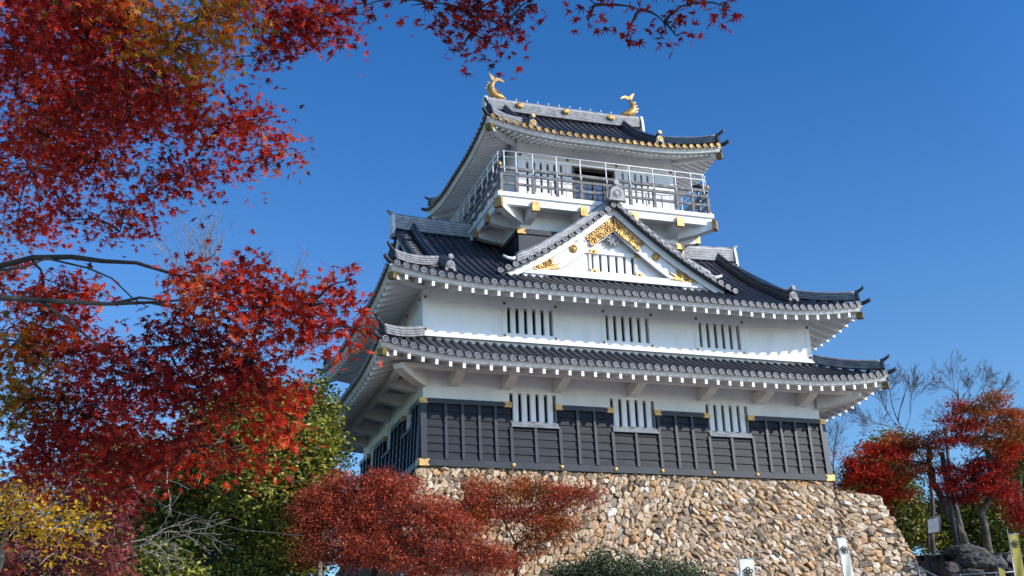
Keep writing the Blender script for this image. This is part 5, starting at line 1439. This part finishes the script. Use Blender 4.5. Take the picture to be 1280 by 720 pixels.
m = MB(); q0 = Vector((xa, ya, Z1 - .05)); q1 = q0 + dvec * Lw; bk = -nv * 6
m.poly([q0, q1, q1 + bk + Vector((0, 0, .4)), q0 + bk + Vector((0, 0, .4))]); m.build('earth_fill', [M_ground], dw)
def boulder(px_, py_, rx, ry, dep, lb, seed):
    c = Vector(at(px_, py_, dep)); R = random.Random(seed)
    me = bpy.data.meshes.new('boulder'); import bmesh
    bm = bmesh.new(); bmesh.ops.create_icosphere(bm, subdivisions=4, radius=1)
    sx, sz = rx * dep / FPX, ry * dep / FPX
    o3 = Vector((seed * 3.1, 0, 0))
    for v in bm.verts:
        k = 1 + 0.30 * noise.noise(v.co * 1.1 + o3) + 0.20 * abs(noise.noise(v.co * 2.6 + o3)) + 0.11 * noise.noise(v.co * 6 + o3)
        v.co = Vector((v.co.x * sx * k, v.co.y * sx * .8 * k, v.co.z * sz * k))
    bm.to_mesh(me); bm.free()
    o = link('boulder', me, [M_rock]); o.location = c
    tag(o, lb, 'rock', 'boulders on the dry-stone wall')
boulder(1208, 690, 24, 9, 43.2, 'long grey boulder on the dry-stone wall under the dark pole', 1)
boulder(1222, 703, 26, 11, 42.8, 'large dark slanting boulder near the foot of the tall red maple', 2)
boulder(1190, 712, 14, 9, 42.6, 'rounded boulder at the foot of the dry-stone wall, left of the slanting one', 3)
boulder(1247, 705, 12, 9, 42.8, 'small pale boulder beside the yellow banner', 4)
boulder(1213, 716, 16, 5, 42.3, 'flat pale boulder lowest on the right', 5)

# banners
def crest(m, C, ux, uz, r):
    """five-petalled quince crest: petals, inner ring, centre"""
    nrm = ux.cross(uz).normalized()
    if nrm.y > 0: nrm = -nrm
    def ringp(c, ra, n=10): return [c + ux * ra * math.cos(2 * math.pi * k / n) + uz * ra * math.sin(2 * math.pi * k / n) for k in range(n)]
    for k in range(5):
        a = rad(90 + 72 * k); c = C + (ux * math.cos(a) + uz * math.sin(a)) * r * 0.62
        m.sweep([ringp(c + nrm * 0.004, r * .40), ringp(c + nrm * 0.012, r * .40), ringp(c + nrm * 0.012, r * .22), ringp(c + nrm * .004, r * .22)], 1, False)
    m.sweep([ringp(C + nrm * .014, r * .34, 12), ringp(C + nrm * .02, r * .34, 12), ringp(C + nrm * .02, r * .18, 12), ringp(C + nrm * .014, r * .18, 12)], 1, False)
    m.hexa(ringp(C + nrm * .004, r * .09, 6), ringp(C + nrm * .016, r * .09, 6), 1)
def banner(px_, py_, wpx, dep, lean, label, mat, crest_dy, cr, group='banners'):
    top = Vector(at(px_, py_, dep)); k = dep / FPX
    gzz = gz(top.x, top.y)
    root = empty('banner', (top.x, top.y, gzz), label, 'banner', group)
    ux = Vector((0.985, -0.17, 0)); w_ = wpx * k
    uz = (Vector((0, 0, 1)) + ux * lean).normalized()
    H = min(3.2, top.z - gzz - 0.4)
    m = MB(); nx, nz = 8, 24; nrm = Vector((ux.y, -ux.x, 0)); nrm = -nrm if nrm.y > 0 else nrm
    def Q(i, j):
        s = i / nx; t = j / nz
        fl = 0.035 * math.sin(s * 5 + t * 6) * (0.15 + t) + 0.05 * math.sin(t * 5.0 + 1) * t
        return top + ux * (w_ * (s - 0.0)) - uz * H * t + nrm * fl
    n0 = m.V([Q(i, j) for j in range(nz + 1) for i in range(nx + 1)]); off = len(m.v)
    m.V([Q(i, j) - nrm * 0.004 for j in range(nz + 1) for i in range(nx + 1)])
    for j in range(nz):
        for i in range(nx):
            a = n0 + j * (nx + 1) + i
            m.F((a, a + nx + 1, a + nx + 2, a + 1), 0, True); b = a + off - n0; m.F((b, b + 1, b + nx + 2, b + nx + 1), 0, True)
    cl = m.build('cloth', [mat], root)
    m = MB(); crest(m, top + ux * w_ * .5 - uz * crest_dy * k + nrm * 0.03, ux, uz, cr * k); m.m = [0] * len(m.m); m.build('crest', [M_crest], cl)
    m = MB(); m.tube([top - ux * .03 + uz * 0.10 , top - ux * 0.03 - uz * (H + 1.2)], .018, 6); m.tube([top - ux * .06 + uz * .01, top + ux * (w_ + .06) + uz * .01], .014, 6)
    m.tube([Vector(top) - ux * .03 + uz * .1, Vector(top) - ux * .03 + uz * .16], [.02, .005], 6)
    m.build('pole', [M_steel], root)
banner(924.5, 699, 18, 33.0, 0.0, 'cream banner with a black crest, lower one in front of the stone base', M_cloth, 16, 6.5)
banner(1046, 672.5, 12, 33.5, -0.10, 'tall cream banner with a black crest near the right end of the stone base', M_cloth, 15, 5.2)
banner(1261, 668, 12, 36.0, 0.0, 'olive yellow banner with a black crest at the right edge of the picture', M_ycloth, 12, 5.0)
# small yellow flag beside it
c = Vector(at(1248, 709, 36)); g_ = gz(c.x, c.y)
fo = empty('small_flag', (c.x, c.y, g_), 'small bright yellow flag hanging beside the yellow banner', 'flag')
m = MB(); k = 36 / FPX; m.hexa([c + Vector((0, 0, 0)), c + Vector((9 * k, 0, -4 * k)), c + Vector((8 * k, .02, -22 * k)), c + Vector((1 * k, .02, -20 * k))], [c + Vector((0, .01, 0)), c + Vector((9 * k, .01, -4 * k)), c + Vector((8 * k, .03, -22 * k)), c + Vector((1 * k, .03, -20 * k))]); m.build('cloth', [L_yellow if False else M_ycloth], fo)
m = MB(); m.tube([c + Vector((-.02, 0, .3)), Vector((c.x - .02, c.y, g_))], .015, 6); m.build('pole', [M_steel], fo)

# steel handrail at lower right
ho = empty('handrail', tuple(at(1142, 760, 38)), 'grey steel handrail sloping down behind the right corner of the stone base', 'railing')
m = MB(); hp = [at(1140, 705, 38), at(1170, 720, 37.6), at(1200, 738, 37)]; m.tube(hp, .022, 6)
m.build('rail', [M_steel], ho)
for (x, y) in ((1148, 709), (1176, 724)):
    a = Vector(at(x, y, 37.8)); m = MB(); m.tube([a, a - Vector((0, 0, 1.1))], .018, 6); m.build('rail_post', [M_steel], ho)
ho = empty('handrail', tuple(at(1230, 760, 36)), 'level grey steel handrail crossing below the boulders at the lower right', 'railing')
m = MB(); m.tube([at(1190, 719, 36.5), at(1245, 716, 36.5), at(1300, 713, 36.5)], .025, 6); m.build('rail', [M_steel], ho)
for x in (1200, 1245, 1285):
    a = Vector(at(x, 717, 36.5)); m = MB(); m.tube([a, a - Vector((0, 0, 1.1))], .02, 6); m.build('rail_post', [M_steel], ho)
# thin pale pole with a pink cloth tied to it, left of the brick red maple
a = Vector(at(400, 690, 36)); g_ = gz(a.x, a.y)
po = empty('slim_trunk', (a.x, a.y, g_), 'slim pale trunk with a pink cloth scrap, left of the brick red maple', 'tree')
m = MB(); m.tube([(a.x, a.y, g_), a + Vector((0, 0, -.3)), a + Vector((.1, 0, .9)), a + Vector((.15, .1, 1.8))], [.1, .08, .06, .05], 7); m.build('trunk', [M_barkp], po)
m = MB(); m.tube([Vector(at(397, 704, 36)), Vector(at(398, 709, 36))], [.11, .08], 7); m.build('cloth_scrap', [M_pink], po)

# overhead cable through the trees
m = MB(); m.tube([at(150, 600, 27), at(220, 640, 27.5), at(300, 662, 28), at(380, 670, 28.6)], .010, 4)
co_ = m.build('cable', [M_darkpole]); tag(co_, 'thin grey cable strung through the dark trees at the lower left', 'cable')
print('leaves', NLEAF, 'objects', len(bpy.data.objects), 'tris', sum(len(o.data.polygons) for o in bpy.data.objects if o.type == 'MESH'))
